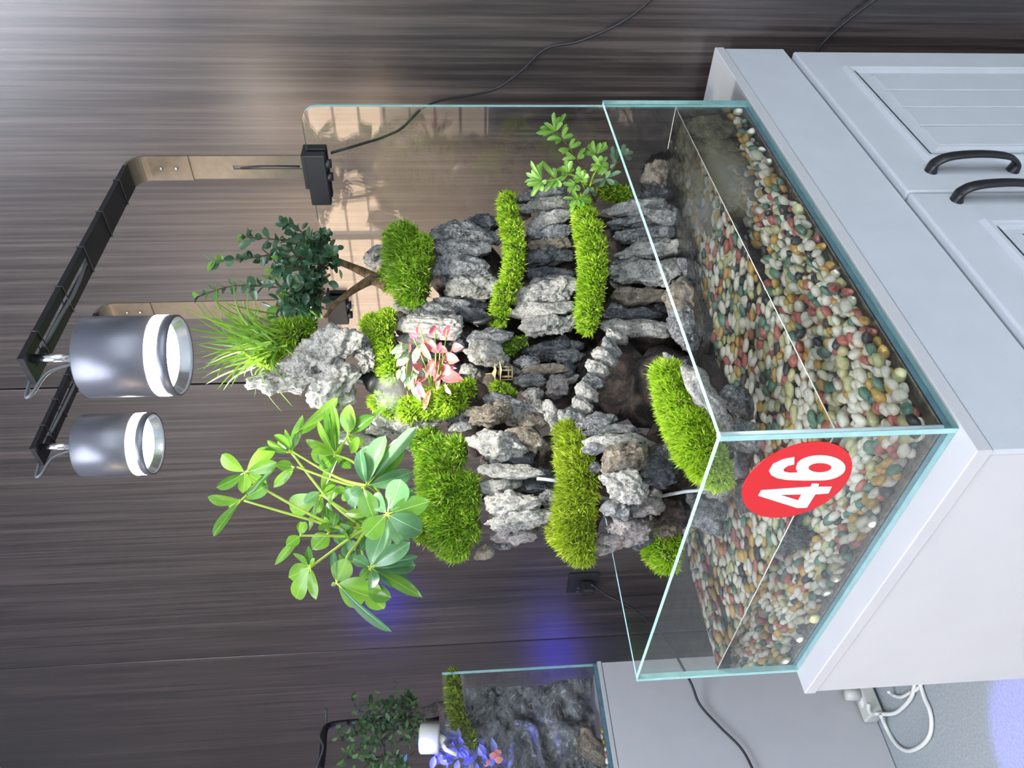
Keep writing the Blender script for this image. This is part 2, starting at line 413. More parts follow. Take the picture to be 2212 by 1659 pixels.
def tall_pane():
    y0, y1, z0, z1, r = G+e, TD-G-e, T+e, T+.60, .022
    pts = [(y0, z0), (y1, z0)]
    for (cy_, cz_, a0) in ((y1-r, z1-r, 0), (y0+r, z1-r, 90)):
        for k in range(9): a = math.radians(a0+k*90/8); pts.append((cy_+r*math.cos(a), cz_+r*math.sin(a)))
    n = len(pts); V = [(TW-G, a, b) for a, b in pts]+[(TW, a, b) for a, b in pts]
    Fc = [list(range(n)), list(range(n, 2*n))[::-1]]+[[i, n+i, n+(i+1) % n, (i+1) % n] for i in range(n)]
    return mk('tall_pane', V, Fc, None, tank, smooth=False, mats=[MT['pane'], MT['edge']], midx=[0, 0]+[1]*n)
tall_pane()
# silicone-like bright joint on the near corner and a thin pale line at the water's edge
WZ = T+.100
MT['joint'] = simple('clear silicone', (.62, .74, .76), .15, nz=.1)
mk('corner_joint', *tube_geo([Vector((G+.002, G+.002, T+.007)), Vector((G+.002, G+.002, T+TH-.001))], .0028, 8), MT['joint'], tank)
MT['scale'] = simple('pale water edge line', (.80, .76, .66), .6, nz=.1)
lime = [((G, G+.0006), (TW-G, G+.0006)), ((G+.0006, G), (G+.0006, TD-G)), ((TW-G-.0006, G), (TW-G-.0006, TD-G))]
for (p0, p1) in lime:
    mk('waterline', *tube_geo([Vector((*p0, WZ)), Vector((*p1, WZ))], .0005, 6), MT['scale'], tank)

# water
def water_mat():
    m, nt, out = new_mat('water'); p = N(nt, 'ShaderNodeBsdfRefraction'); p.inputs['IOR'].default_value = 1.333; p.inputs['Roughness'].default_value = 0
    p.inputs[0].default_value = (.995, .998, .985, 1)
    g = N(nt, 'ShaderNodeBsdfGlossy'); g.inputs['Roughness'].default_value = 0
    fr = N(nt, 'ShaderNodeFresnel'); fr.inputs[0].default_value = 1.333; mx = N(nt, 'ShaderNodeMixShader')
    nt.links.new(fr.outputs[0], mx.inputs[0]); nt.links.new(p.outputs[0], mx.inputs[1]); nt.links.new(g.outputs[0], mx.inputs[2])
    nt.links.new(mx.outputs[0], out.inputs[0]); return m
MT['water'] = water_mat()
wtr = box('water', G+.0006, TW-G-.0006, G+.0006, TD-G-.0006, T+G+.0006, WZ, MT['water'])
tag(wtr, 'shallow clear water half filling the glass tank', 'water', kind='stuff')

# ------------------------------------------------------------------ number sticker
stk = empty('number_sticker', (0, .0625, T+.075), 'round red sticker with white number 46 on the near glass', 'sticker')
def disc(name, c, ry, rz, rot, mat, x0, x1, parent):
    n = 64; pts = []
    for k in range(n):
        a = 2*math.pi*k/n; dy, dz = ry*math.cos(a), rz*math.sin(a)
        pts.append((c[0]+dy*math.cos(rot)-dz*math.sin(rot), c[1]+dy*math.sin(rot)+dz*math.cos(rot)))
    V = [(x0, *p) for p in pts]+[(x1, *p) for p in pts]
    Fc = [list(range(n)), list(range(n, 2*n))[::-1]]+[[i, n+i, n+(i+1) % n, (i+1) % n] for i in range(n)]
    return mk(name, V, Fc, mat, parent, smooth=False)
dc = onx(1727, 1035, 0)
rim = [onx(x, y, 0) for x, y in ((1600, 1065), (1853, 990), (1735, 955), (1700, 1114))]
ry_ = (max(p.y for p in rim)-min(p.y for p in rim))/2; rz_ = (max(p.z for p in rim)-min(p.z for p in rim))/2
disc('disc', ((max(p.y for p in rim)+min(p.y for p in rim))/2, (max(p.z for p in rim)+min(p.z for p in rim))/2), ry_+.001, rz_+.001, 0, MT['red'], -.0004, -.0012, stk)
def s3(cx, cy_): return 1600+cx/3.319, 850+cy_/3.319
from mathutils.geometry import tessellate_polygon
def hole_poly(name, loops, mat, parent, X0=-.0013, X1=-.0018):
    L3 = [[Vector((0, *onx(*s3(*q), 0)[1:])) for q in lp] for lp in loops]
    tri = tessellate_polygon(L3); P = [p for lp in L3 for p in lp]; n = len(P)
    V = [(X1, p.y, p.z) for p in P]+[(X0, p.y, p.z) for p in P]; Fc = [list(t) for t in tri]; b = 0
    for lp in L3:
        m = len(lp)
        for i in range(m): Fc.append([b+i, b+(i+1) % m, n+b+(i+1) % m, n+b+i])
        b += m
    return mk(name, V, Fc, mat, parent, smooth=False)
hole_poly('digit', [[(122, 722), (145, 682), (497, 658), (508, 634), (558, 637), (550, 658), (648, 658), (625, 705), (530, 712), (470, 808), (400, 810)], [(280, 716), (408, 755), (432, 712)]], MT['stickerwhite'], stk)
six = [(381, 445), (300, 461), (228, 495), (198, 545), (215, 575), (260, 597), (330, 609), (450, 613)]
for k in range(25):
    a = math.radians(90-k*(250/24)); six.append((568+178*math.cos(a), 522+90*math.sin(a)))
six += [(392, 530), (404, 556), (345, 557), (305, 548), (303, 530), (335, 507), (379, 497)]
hole_poly('digit', [six, [(564+83*math.cos(a), 521+34*math.sin(a)) for a in np.linspace(0, 6.283, 24, endpoint=False)]], MT['stickerwhite'], stk)

# ------------------------------------------------------------------ rocks
def ico(sub):
    bm = bmesh.new(); bmesh.ops.create_icosphere(bm, subdivisions=sub, radius=1.0)
    V = np.array([v.co[:] for v in bm.verts]); bm.verts.index_update(); Fc = np.array([[v.index for v in f.verts] for f in bm.faces]); bm.free(); return V, Fc
ICO = {k: ico(k) for k in (1, 2, 3, 4, 5)}
def fit_tank(W):
    W = np.array(W); W[:, 2] = np.maximum(W[:, 2], T+.0118)
    low = W[:, 2] < T+.205
    W[low, 0] = np.maximum(W[low, 0], .0085); W[low, 1] = np.clip(W[low, 1], .0085, TD-.0085); W[:, 0] = np.minimum(W[:, 0], TW-.0085)
    return W
_rs = [100]
def rock_shape(sub, asp, rough=1.0, planes=16, striate=1.0):
    _rs[0] += 1; s = _rs[0]; rg = np.random.RandomState(s)
    V, Fc = ICO[sub]; P = np.sign(V)*np.abs(V)**.86
    for k in range(planes):
        n = rg.normal(size=3); n /= np.linalg.norm(n); h = rg.uniform(.60, .88)
        d = P@n-h; P = P-np.outer(np.maximum(d, 0)*.92, n)
    A = P*np.array(asp)/max(asp[1], 1e-6)            # proportions in units of the width
    nr = V/np.linalg.norm(V, axis=1)[:, None]
    d = vnoise(A*1.1+s, s)*.16+vnoise(A*2.3+s, s+1)*.10
    st = np.stack([A[:, 0]*.55, A[:, 1]*3.4, A[:, 2]*3.4], 1)
    r = 1-np.abs(vnoise(st+s*.7, s+2)); d = d+(r-.6)*.20*striate
    ck = np.maximum(0, .16-np.abs(vnoise(A*2.1+vnoise(A*4, s+8)[:, None]*.4, s+6)))/.16; d = d-ck*.13
    d = d+vnoise(A*5.5, s+3)*.085+(1-np.abs(vnoise(A*9, s+4)))*.075+vnoise(A*17, s+5)*.03
    return P, nr, d*rough, Fc
ROCKN = [0]
def rock(parent, x0, y0, x1, y1, w, D, mat, D1=None, thick=.95, sub=4, rough=1.0, name='rock', planes=16):
    D1 = D if D1 is None else D1
    a = at(x0, y0, D); b = at(x1, y1, D1); L = b-a; ln = L.length; c = (a+b)/2
    X = L.normalized(); view = (Vector(CAM)-c).normalized()
    Y = view.cross(X).normalized(); Z = X.cross(Y).normalized()
    hw = w*PXM*(D+D1)/2*.60
    asp = (max(ln*.56, hw*.7), hw, hw*thick)
    P, nr, d, Fc = rock_shape(sub, asp, rough, planes)
    Q = P*np.array(asp)+nr*(d*hw)[:, None]
    R = np.array([X, Y, Z]); W = fit_tank(Q@R+np.array(c)) if parent is mount else Q@R+np.array(c)
    o = mk(name, W, Fc, MT[mat], parent, smooth=True)
    return o
g1 = ((.060, .066, .078), (.25, .26, .28), (.52, .53, .54))
MT['rk_grey'] = rock_mat('blue grey stone', g1, patch=.575)
MT['rk_light'] = rock_mat('pale limestone', ((.15, .15, .145), (.46, .45, .42), (.74, .73, .68)), patch=.55, white=(.82, .80, .73))
MT['rk_dark'] = rock_mat('dark slate stone', ((.025, .028, .036), (.11, .12, .14), (.28, .29, .32)), patch=.62, white=(.62, .62, .62))
MT['rk_tan'] = rock_mat('tan stone', ((.13, .10, .07), (.34, .28, .21), (.55, .49, .40)), patch=.62, white=(.76, .72, .66))
MT['rk_pink'] = rock_mat('pinkish stone', ((.14, .11, .10), (.42, .37, .35), (.62, .57, .55)), patch=.60, white=(.78, .74, .72))
MT['rk_brown'] = rock_mat('dark brown stone', ((.018, .016, .017), (.07, .055, .05), (.19, .14, .12)), patch=.72, white=(.34, .24, .19))
MT['rk_algae'] = rock_mat('algae covered stone', ((.06, .055, .03), (.22, .20, .11), (.42, .40, .24)), patch=.62, white=(.52, .50, .34))
MT['rk_white'] = rock_mat('white crusted stone', ((.22, .20, .18), (.55, .53, .48), (.78, .76, .70)), patch=.54, white=(.88, .86, .80))
mount = empty('rock_mountain', (.28, .24, T+.01), 'miniature mountain of stacked grey and white stones rising from the tank', 'rockery')

def blob_mass(name, blobs, mat, parent, amp=.25, sub=3, seed=1):
    for i, (x, y, r, D) in enumerate(blobs):
        V, Fc = ICO[sub]; c = np.array(at(x, y, D)); R = r*PXM*D*.84; c = c+FW*.012
        d = vnoise(V*1.7+i*3.1, seed+i)*amp+vnoise(V*4.2+i, seed+i+50)*amp*.5+vnoise(V*9+i, seed+i+90)*amp*.22
        mk(name, fit_tank(c+V*(R*(1+d))[:, None]), Fc, MT[mat], parent)
# the dark inner mass that the outer stones are fixed to
core = [(1230, 560, 130, 1.16), (1230, 680, 120, 1.15), (1110, 640, 110, 1.15), (1010, 590, 95, 1.15), (1380, 560, 120, 1.14), (1390, 700, 120, 1.12), (1500, 620, 110, 1.12), (1500, 480, 90, 1.15),
        (960, 740, 90, 1.10), (1060, 780, 100, 1.12), (1200, 800, 105, 1.11), (1330, 820, 110, 1.06), (1440, 840, 110, 1.02), (1560, 740, 110, 1.06), (900, 700, 60, 1.10),
        (1120, 1010, 95, 1.02), (1230, 1020, 110, 1.01), (1120, 1110, 70, 1.02), (1360, 1020, 110, 1.0), (1240, 1110, 75, 1.01), (1380, 1100, 75, .99), (1480, 1010, 110, .96), (1590, 960, 100, .96), (1040, 930, 60, 1.02), (1580, 860, 100, .98),
        (820, 745, 45, 1.05), (1000, 870, 70, 1.04)]
blob_mass('core_stone', core, 'rk_brown', mount)

RK = '''1296 456 1445 437 30 1.08 light;1306 488 1472 467 31 1.08 grey;1317 513 1466 497 30 1.07 grey;1315 554 1491 526 38 1.06 light;1320 597 1475 578 50 1.05 light
1309 640 1447 640 34 1.05 tan;1306 681 1434 681 26 1.05 dark;1280 711 1466 711 36 1.03 light
1485 553 1548 651 55 1.03 grey;1447 602 1545 722 62 1.01 tan;1461 678 1529 741 80 1.01 grey;1530 556 1575 732 46 1.03 grey;1380 430 1480 415 28 1.10 dark
1393 456 1483 470 38 1.07 grey;1466 494 1537 532 44 1.06 tan;1488 520 1560 545 44 1.06 grey;1440 470 1520 500 46 1.08 dark;1540 640 1600 750 60 1.03 dark
1108 431 1236 415 28 1.10 grey;1122 450 1233 434 30 1.09 light;1141 488 1239 459 33 1.08 light;1133 510 1236 499 30 1.08 grey;1136 532 1239 521 30 1.08 tan
1138 567 1241 548 38 1.08 dark;1138 592 1244 589 28 1.07 dark;1136 608 1252 608 24 1.06 grey;1106 646 1250 619 44 1.04 white;1100 676 1244 662 34 1.03 white;1111 711 1244 692 46 1.03 light
930 501 1072 521 50 1.10 grey;933 535 1062 542 40 1.09 grey;927 575 1058 582 52 1.08 grey;954 623 1075 623 50 1.07 light;1008 484 1078 478 32 1.11 dark
788 568 850 548 46 1.13 light;927 653 1008 660 28 1.06 grey;960 672 1050 660 40 1.08 dark
852 667 988 670 28 1.05 grey;856 697 1008 711 46 1.02 white;856 731 947 728 26 1.02 light;974 670 1052 690 34 1.06 dark;1008 724 1106 727 36 1.03 grey;1001 758 1102 778 50 1.03 light;950 745 1010 740 40 1.05 dark;870 745 960 752 40 1.04 dark;990 800 1040 812 34 1.05 light;900 800 1000 810 50 1.06 dark;1040 830 1090 845 40 1.05 tan
1130 756 1260 756 44 1.05 dark;1192 772 1262 769 32 1.04 grey;1116 783 1165 781 26 1.03 grey;1119 801 1228 797 20 1.02 tan;1112 823 1185 819 26 1.02 grey;1174 834 1228 836 40 1.02 pink;1200 800 1250 806 36 1.04 dark
1000 900 1113 890 46 .96 tan;1043 861 1168 907 40 .98 grey;1110 900 1176 916 34 .97 tan;1012 948 1136 965 54 .94 light;1095 927 1191 968 36 .95 tan;1040 1014 1174 1020 27 .93 white;1038 1055 1124 1046 34 .94 light;1120 1040 1214 1049 42 .95 dark
1046 1095 1162 1084 45 .92 white;1055 1141 1191 1107 44 .92 light;1162 1075 1214 1084 34 .94 grey;1052 1166 1171 1145 34 .93 pink;1020 1195 1072 1190 26 .93 tan;1035 985 1150 993 36 .95 dark
1240 919 1341 904 30 .93 grey;1260 933 1393 925 23 .92 grey;1266 951 1414 957 37 .90 light;1295 994 1411 988 54 .88 tan;1362 1020 1460 1026 58 .89 dark;1298 1040 1405 1066 55 .87 white
1304 1098 1364 1095 40 .88 grey;1356 1101 1440 1090 38 .89 pink;1307 1139 1405 1142 44 .89 pink;1304 1168 1405 1156 28 .90 pink;1284 1193 1338 1182 20 .91 pink;1410 985 1450 1000 60 .90 grey;1420 1110 1490 1090 72 .93 brown;1400 1145 1450 1140 50 .94 tan
1482 790 1590 960 52 .80 light;1560 850 1660 890 56 .84 grey;1560 930 1650 945 62 .80 grey;1590 985 1640 1010 70 .84 dark;1480 1090 1575 1130 80 .93 grey;1500 1035 1610 1060 64 .90 light;1530 1110 1590 1075 60 .92 grey;1440 800 1490 790 40 .86 light
1735 1105 1810 1140 66 .88 tan;1695 1170 1750 1190 50 .92 tan;1640 1060 1700 1080 70 .90 grey
1385 350 1470 365 88 1.12 tan;1460 330 1540 415 52 1.10 algae;1500 290 1612 365 78 1.06 algae;1548 383 1642 411 48 1.04 algae;1569 425 1656 448 48 1.04 dark;1600 480 1680 520 60 1.02 dark;1640 560 1690 600 60 1.0 dark;1380 415 1470 400 40 1.12 dark
815 905 960 917 42 .97 white;835 935 940 945 42 .98 light;718 945 835 955 38 .99 white;960 900 1010 890 36 .98 grey;790 930 850 925 30 .98 light
640 760 785 750 88 .98 white;665 838 782 830 84 .97 white;512 825 700 828 44 .97 white;625 790 700 785 52 .97 light;765 735 800 765 46 .99 grey;772 772 812 775 50 .98 white;600 812 680 800 40 .97 light;800 720 850 740 40 1.02 grey'''
RL = []
for ln in RK.replace('\n', ';').split(';'):
    v = ln.split(); n = [float(q) for q in v[:6]]
    pk = n[0] < 800 and n[1] > 700 and n[1] < 900
    rock(mount, *n[:4], n[4], n[5], 'rk_'+v[6], sub=5 if pk or (n[4] > 41 and n[0] < 1480) else 4, rough=1.5 if pk else 1.4, planes=22 if pk else 18)
    RL.append((n[0], n[1], n[2], n[3], n[5]))
# small stones wedged between the big ones
rg = np.random.RandomState(77)
for k in range(85):
    a = RL[rg.randint(len(RL))]
    if a[0] < 840 or max(a[0], a[2]) > 1560: continue
    t = rg.uniform(.05, .95); x = a[0]+(a[2]-a[0])*t+rg.normal()*10; y = a[1]+(a[3]-a[1])*t+rg.choice([-1, 1])*rg.uniform(14, 26)
    L_ = rg.uniform(14, 34); an = rg.normal()*.5
    rock(mount, x-L_*math.cos(an), y-L_*math.sin(an), x+L_*math.cos(an), y+L_*math.sin(an), rg.uniform(16, 28), a[4]+.016, 'rk_'+rg.choice(['grey', 'dark', 'light', 'tan', 'grey']), sub=3)
# two flights of little stone steps
st = [((1143, 838), (1158, 872), 40, 1.0), ((1155, 868), (1172, 905), 34, .985), ((1175, 862), (1200, 915), 30, .97), ((1192, 900), (1212, 940), 34, .955), ((1210, 885), (1226, 925), 24, .95)]
for (a, b, w, D) in st: rock(mount, *a, *b, w, D, 'rk_light', sub=4, name='step_stone')
n = 9
for k in range(n):
    t = k/(n-1); x = 1243+(1342-1243)*t; y = 898+(700-898)*t-10*math.sin(math.pi*t)
    D = .95+.07*t; a = 30-4*t
    rock(mount, x-a*.85, y-a*.15, x+a*.95, y+a*.75, 35-6*t, D, 'rk_light' if k % 3 else 'rk_grey', sub=4, name='step_stone')

# ------------------------------------------------------------------ moss
def moss(label, blobs, mat, dens=1.0, length=17, seed=0, brown=.06, cat='moss', base=True, droop=0.0):
    rg = np.random.RandomState(seed+11)
    C = np.array([at(b[0], b[1], b[3]) for b in blobs]); R = np.array([b[2]*PXM*b[3] for b in blobs])*.90
    pad = empty('moss_pad', tuple(C.mean(0)-np.array([0, 0, R.mean()])), label, cat, 'moss pads on the stones')
    V = []; Fc = []
    iv, jf = ICO[3]
    for c, r in zip(C, R):
        d = 1+vnoise(iv*3+seed, seed)*.12
        b0 = len(V); V += (c+iv*(r*.93*d)[:, None]).tolist(); Fc += (jf+b0).tolist()
    mk('cushion', np.array(V), Fc, MT['mossbase'], pad)
    PV = []; PN = []; 
    for i, (c, r) in enumerate(zip(C, R)):
        Dm = blobs[i][3]; apx = 4*math.pi*blobs[i][2]**2*.81
        n = int(apx/6.8*dens)
        q = rg.normal(size=(n, 3)); q /= np.linalg.norm(q, axis=1)[:, None]
        q = q[q[:, 2] > -.75]
        lump = 1+vnoise(q*3+seed, seed)*.12
        pts = c+q*(r*.94*lump)[:, None]
        ok = np.ones(len(pts), bool)
        for j, (c2, r2) in enumerate(zip(C, R)):
            if j != i: ok &= np.linalg.norm(pts-c2, axis=1) > r2*.88
        PV.append(pts[ok]); PN.append(q[ok])
    P = np.concatenate(PV); Nn = np.concatenate(PN); n = len(P)
    Dm = np.mean([b[3] for b in blobs]); Lm = length*PXM*Dm*.80
    dr = Nn+rg.normal(size=(n, 3))*.42+np.array([0, 0, .35-droop]); dr /= np.linalg.norm(dr, axis=1)[:, None]
    bend = rg.normal(size=(n, 3))*.35+np.array([0, 0, .25-droop])
    L = Lm*rg.uniform(.5, 1.25, n); wd = 1.45*PXM*Dm*rg.uniform(.7, 1.35, n)
    sd = np.cross(dr, rg.normal(size=(n, 3))); sd /= np.linalg.norm(sd, axis=1)[:, None]; sd *= wd[:, None]
    m1 = P+dr*(L*.5)[:, None]; tp = P+(dr+bend*.45)*L[:, None]
    VV = np.stack([P-sd*.7-dr*(L*.15)[:, None], P+sd*.7-dr*(L*.15)[:, None], m1+sd, m1-sd, tp], 1).reshape(-1, 3)
    k = (np.arange(n)*5)[:, None]
    F1 = np.concatenate([k+0, k+1, k+2, k+3], 1).tolist(); F2 = np.concatenate([k+3, k+2, k+4], 1).tolist()
    big = vnoise(P*38+seed, seed+5)*.22
    t = np.clip(.52+big+rg.normal(size=n)*.16, 0.02, .92); t = np.where(rg.uniform(size=n) < brown, 1.0, t)
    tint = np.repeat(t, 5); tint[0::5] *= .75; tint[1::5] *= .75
    fo = mk('fibres', VV, F1+F2, MT[mat], pad, smooth=False, attr=tint); fo['kind'] = 'stuff'
    return pad
MT['mossbase'] = simple('moss underlayer', (.045, .065, .012), .9, nz=.4, nscale=120)
MT['moss_lime'] = moss_mat('lime moss', (.10, .19, .010), (.34, .56, .022), (.60, .80, .06))
MT['moss_green'] = moss_mat('green moss', (.05, .12, .010), (.19, .38, .018), (.44, .64, .045))
MT['moss_olive'] = moss_mat('olive moss', (.08, .12, .008), (.28, .40, .016), (.55, .66, .05))
moss('dark green moss mound around the foot of the boxwood trunk', [(872, 520, 40, 1.07), (882, 555, 50, 1.07), (890, 595, 52, 1.06), (893, 632, 38, 1.05), (850, 600, 30, 1.08), (910, 540, 34, 1.07)], 'moss_green', seed=1)
moss('narrow bright moss strip just below the stones under the boxwood mound', [(1098, 438, 22, 1.08), (1102, 468, 25, 1.07), (1110, 500, 26, 1.06), (1115, 535, 25, 1.06), (1114, 568, 25, 1.05), (1108, 600, 25, 1.04), (1094, 630, 25, 1.03), (1085, 660, 22, 1.03), (1080, 688, 18, 1.03)], 'moss_lime', seed=2, length=14)
moss('wider long moss strip whose end meets the narrow leaved shrub', [(1258, 450, 24, 1.07), (1266, 478, 30, 1.06), (1275, 510, 35, 1.05), (1282, 545, 36, 1.04), (1284, 580, 36, 1.03), (1281, 615, 34, 1.02), (1277, 648, 32, 1.02), (1272, 678, 29, 1.01), (1270, 702, 20, 1.01)], 'moss_lime', seed=3, length=14)
moss('sunlit yellow green moss strip below the summit boulder', [(803, 700, 22, 1.01), (818, 722, 29, 1.0), (828, 750, 31, 1.0), (836, 780, 30, .99), (842, 806, 24, .98), (838, 692, 26, 1.01)], 'moss_lime', seed=4, length=13)
moss('bright moss lump beneath the pink leaved plant', [(818, 868, 20, .98), (846, 885, 24, .97), (885, 885, 27, .96), (925, 872, 32, .96), (962, 868, 34, .96), (990, 858, 28, .97), (1012, 838, 20, .98)], 'moss_lime', seed=5, length=14)
moss('large thick moss mat that the umbrella plant grows from', [(922, 952, 32, .97), (945, 985, 44, .96), (955, 1025, 54, .95), (962, 1065, 58, .94), (968, 1105, 58, .94), (972, 1142, 52, .93), (985, 1172, 38, .93), (930, 1140, 34, .94), (1006, 1060, 40, .94), (1004, 1135, 42, .93), (985, 975, 30, .95)], 'moss_green', seed=6, length=19)
moss('thick olive moss ledge one tier below the umbrella plant mat', [(1226, 938, 26, .94), (1240, 968, 38, .93), (1248, 1005, 46, .92), (1254, 1042, 48, .91), (1250, 1080, 50, .91), (1244, 1120, 52, .91), (1246, 1158, 48, .91), (1258, 1186, 32, .91), (1215, 1150, 30, .92)], 'moss_olive', seed=7, length=20)
moss('big bright moss cushion behind the near corner of the glass', [(1442, 812, 34, .84), (1455, 845, 42, .83), (1470, 882, 50, .82), (1490, 922, 56, .81), (1508, 962, 56, .80), (1530, 1000, 46, .80), (1552, 1024, 34, .80)], 'moss_lime', seed=8, length=20)
moss('small round moss tuft at the rim, beyond the number sticker from the corner', [(1412, 1172, 26, .95), (1428, 1190, 36, .94), (1440, 1206, 32, .93), (1450, 1180, 28, .94)], 'moss_lime', seed=9, length=17)
moss('small moss tuft at the foot of the narrow leaved shrub', [(1312, 412, 19, 1.10), (1332, 418, 18, 1.10), (1352, 420, 15, 1.10)], 'moss_lime', seed=10, length=12)
moss('dark moss clump on the summit under the grass', [(578, 768, 24, .98), (596, 742, 32, .98), (622, 724, 34, .98), (650, 712, 26, .99), (672, 706, 16, .99)], 'moss_green', seed=11, length=16)
moss('thin dark moss sliver curving away from the tiny pavilion', [(1092, 768, 11, 1.04), (1104, 752, 13, 1.04), (1118, 742, 12, 1.04), (1134, 736, 9, 1.04)], 'moss_green', seed=12, length=11)
moss('small bright moss patch at the foot of the tiny pavilion', [(1078, 838, 16, 1.01), (1092, 848, 19, 1.01), (1106, 854, 13, 1.01)], 'moss_lime', seed=13, length=12)

# ------------------------------------------------------------------ pebbles
PEB = [('white', (.95, .90, .74), .46, 'cream white'), ('olive', (.60, .58, .30), .13, 'pale olive'), ('ochre', (.62, .38, .10), .15, 'amber brown'),
       ('green', (.14, .27, .20), .14, 'dark green'), ('red', (.50, .16, .13), .11, 'dull red'), ('black', (.06, .062, .065), .06, 'dark grey')]
def pebble_mat(name, col):
    m, nt, out = new_mat(name); p = N(nt, 'ShaderNodeBsdfPrincipled'); p.inputs['Roughness'].default_value = .3
    tc = N(nt, 'ShaderNodeTexCoord'); oi = N(nt, 'ShaderNodeObjectInfo'); no = N(nt, 'ShaderNodeTexNoise'); no.inputs['Scale'].default_value = 1.6; no.inputs['Detail'].default_value = 5
    v = N(nt, 'ShaderNodeVectorMath', operation='ADD'); mu = N(nt, 'ShaderNodeMath', operation='MULTIPLY'); mu.inputs[1].default_value = 50
    nt.links.new(oi.outputs['Random'], mu.inputs[0]); nt.links.new(tc.outputs['Object'], v.inputs[0]); nt.links.new(mu.outputs[0], v.inputs[1]); nt.links.new(v.outputs[0], no.inputs['Vector'])
    c = ramp(nt, no.outputs[0], [(.28, tuple(q*.68 for q in col)), (.5, col), (.75, tuple(min(1, q*1.25+.05) for q in col))])
    nt.links.new(c, p.inputs['Base Color']); nt.links.new(p.outputs[0], out.inputs[0]); return m
for k, c, w, nm in PEB: MT['peb_'+k] = pebble_mat('pebble '+k, c)
MT['gravel'] = simple('fine gravel bed', (.26, .235, .18), .8, nz=.5, nscale=150)
box('gravel_bed', G+.0012, TW-G-.0012, G+.0012, TD-G-.0012, T+G+.001, T+.0090, MT['gravel'])
bpy.data.objects['gravel_bed']['kind'] = 'stuff'; bpy.data.objects['gravel_bed']['label'] = 'fine brown gravel under the coloured pebbles'; bpy.data.objects['gravel_bed']['category'] = 'gravel'
pshapes = []
for s in range(7):
    rg = np.random.RandomState(900+s); V, Fc = ICO[2]; P = np.sign(V)*np.abs(V)**.93
    for k in range(5):
        nn = rg.normal(size=3); nn /= np.linalg.norm(nn); d = P@nn-rg.uniform(.72, .9); P = P-np.outer(np.maximum(d, 0)*.8, nn)
    P = P*(1+vnoise(V*1.4+s*5, s)*.13)[:, None]; P = P*np.array([1, rg.uniform(.66, .85), rg.uniform(.5, .66)]); pshapes.append(P)
pmesh = {}
for (k, c, w, nm) in PEB:
    for s in range(7):
        me = bpy.data.meshes.new('pebble'); me.from_pydata(pshapes[s].tolist(), [], ICO[2][1].tolist()); me.materials.append(MT['peb_'+k])
        me.polygons.foreach_set('use_smooth', [True]*len(me.polygons)); pmesh[(k, s)] = me
coreW = [(np.array(at(x, y, D)), r*PXM*D) for (x, y, r, D) in core]
def in_core(p):
    for c, r in coreW:
        if np.linalg.norm(p-c) < r*.8: return True
    return False
peb = []; rg = np.random.RandomState(5)
sp = .0150
for iy in range(int(TD/(sp*.87))):
    for ix in range(int(TW/sp)):
        for layer in (0, 1):
            if layer and rg.uniform() > .62: continue
            x = G+.006+(ix+.5*(iy % 2)+(.5 if layer else 0))*sp+rg.normal()*.0016; y = G+.006+(iy+.33*layer)*sp*.87+rg.normal()*.0016
            if not (G+.0055 < x < TW-G-.0085 and G+.0055 < y < TD-G-.0085): continue
            z = T+.0105+.0052+layer*.0075+rg.uniform(0, .0012)
            if in_core(np.array((x, y, z))): continue
            peb.append((x, y, z, rg.uniform(.0072, .0112), rg.randint(7), rg.uniform(0, 6.28), rg.normal()*.28, rg.normal()*.28))
def dep(p): return (np.array(p[:3])-CAM)@FW
peb.sort(key=dep)
pw = np.array([q[2] for q in PEB]); pc = rg.choice(len(PEB), size=len(peb), p=pw/pw.sum())
restV = {q[0]: [] for q in PEB}; restF = {q[0]: [] for q in PEB}
for i, (x, y, z, s, shp, a, b, c) in enumerate(peb):
    k, col, w, nm = PEB[pc[i]]
    from mathutils import Euler
    mt = Matrix.Translation((x, y, z)) @ Euler((b, c, a)).to_matrix().to_4x4() @ Matrix.Scale(s, 4)
    if i < 300:
        o = inst('pebble', pmesh[(k, shp)], mt)
        tag(o, '%s polished pebble lying under water near the front glass' % nm, 'pebble', '%s pebbles near the front glass' % nm)
    else:
        R = np.array(mt.to_3x3()); Vw = pshapes[shp]@R.T+np.array((x, y, z)); b0 = sum(len(q) for q in restV[k])
        restV[k].append(Vw); restF[k].append(ICO[2][1]+b0)
VV = []; FF = []; MI = []; off = 0
for mi, q in enumerate(PEB):
    if not restV[q[0]]: continue
    v = np.concatenate(restV[q[0]]); f = np.concatenate(restF[q[0]]); VV.append(v); FF.append(f+off); MI += [mi]*len(f); off += len(v)
o = mk('pebble_bed', np.concatenate(VV), np.concatenate(FF), None, None, True, mats=[MT['peb_'+q[0]] for q in PEB], midx=MI)
tag(o, 'bed of mixed coloured pebbles covering the rest of the tank floor', 'pebbles', kind='stuff')

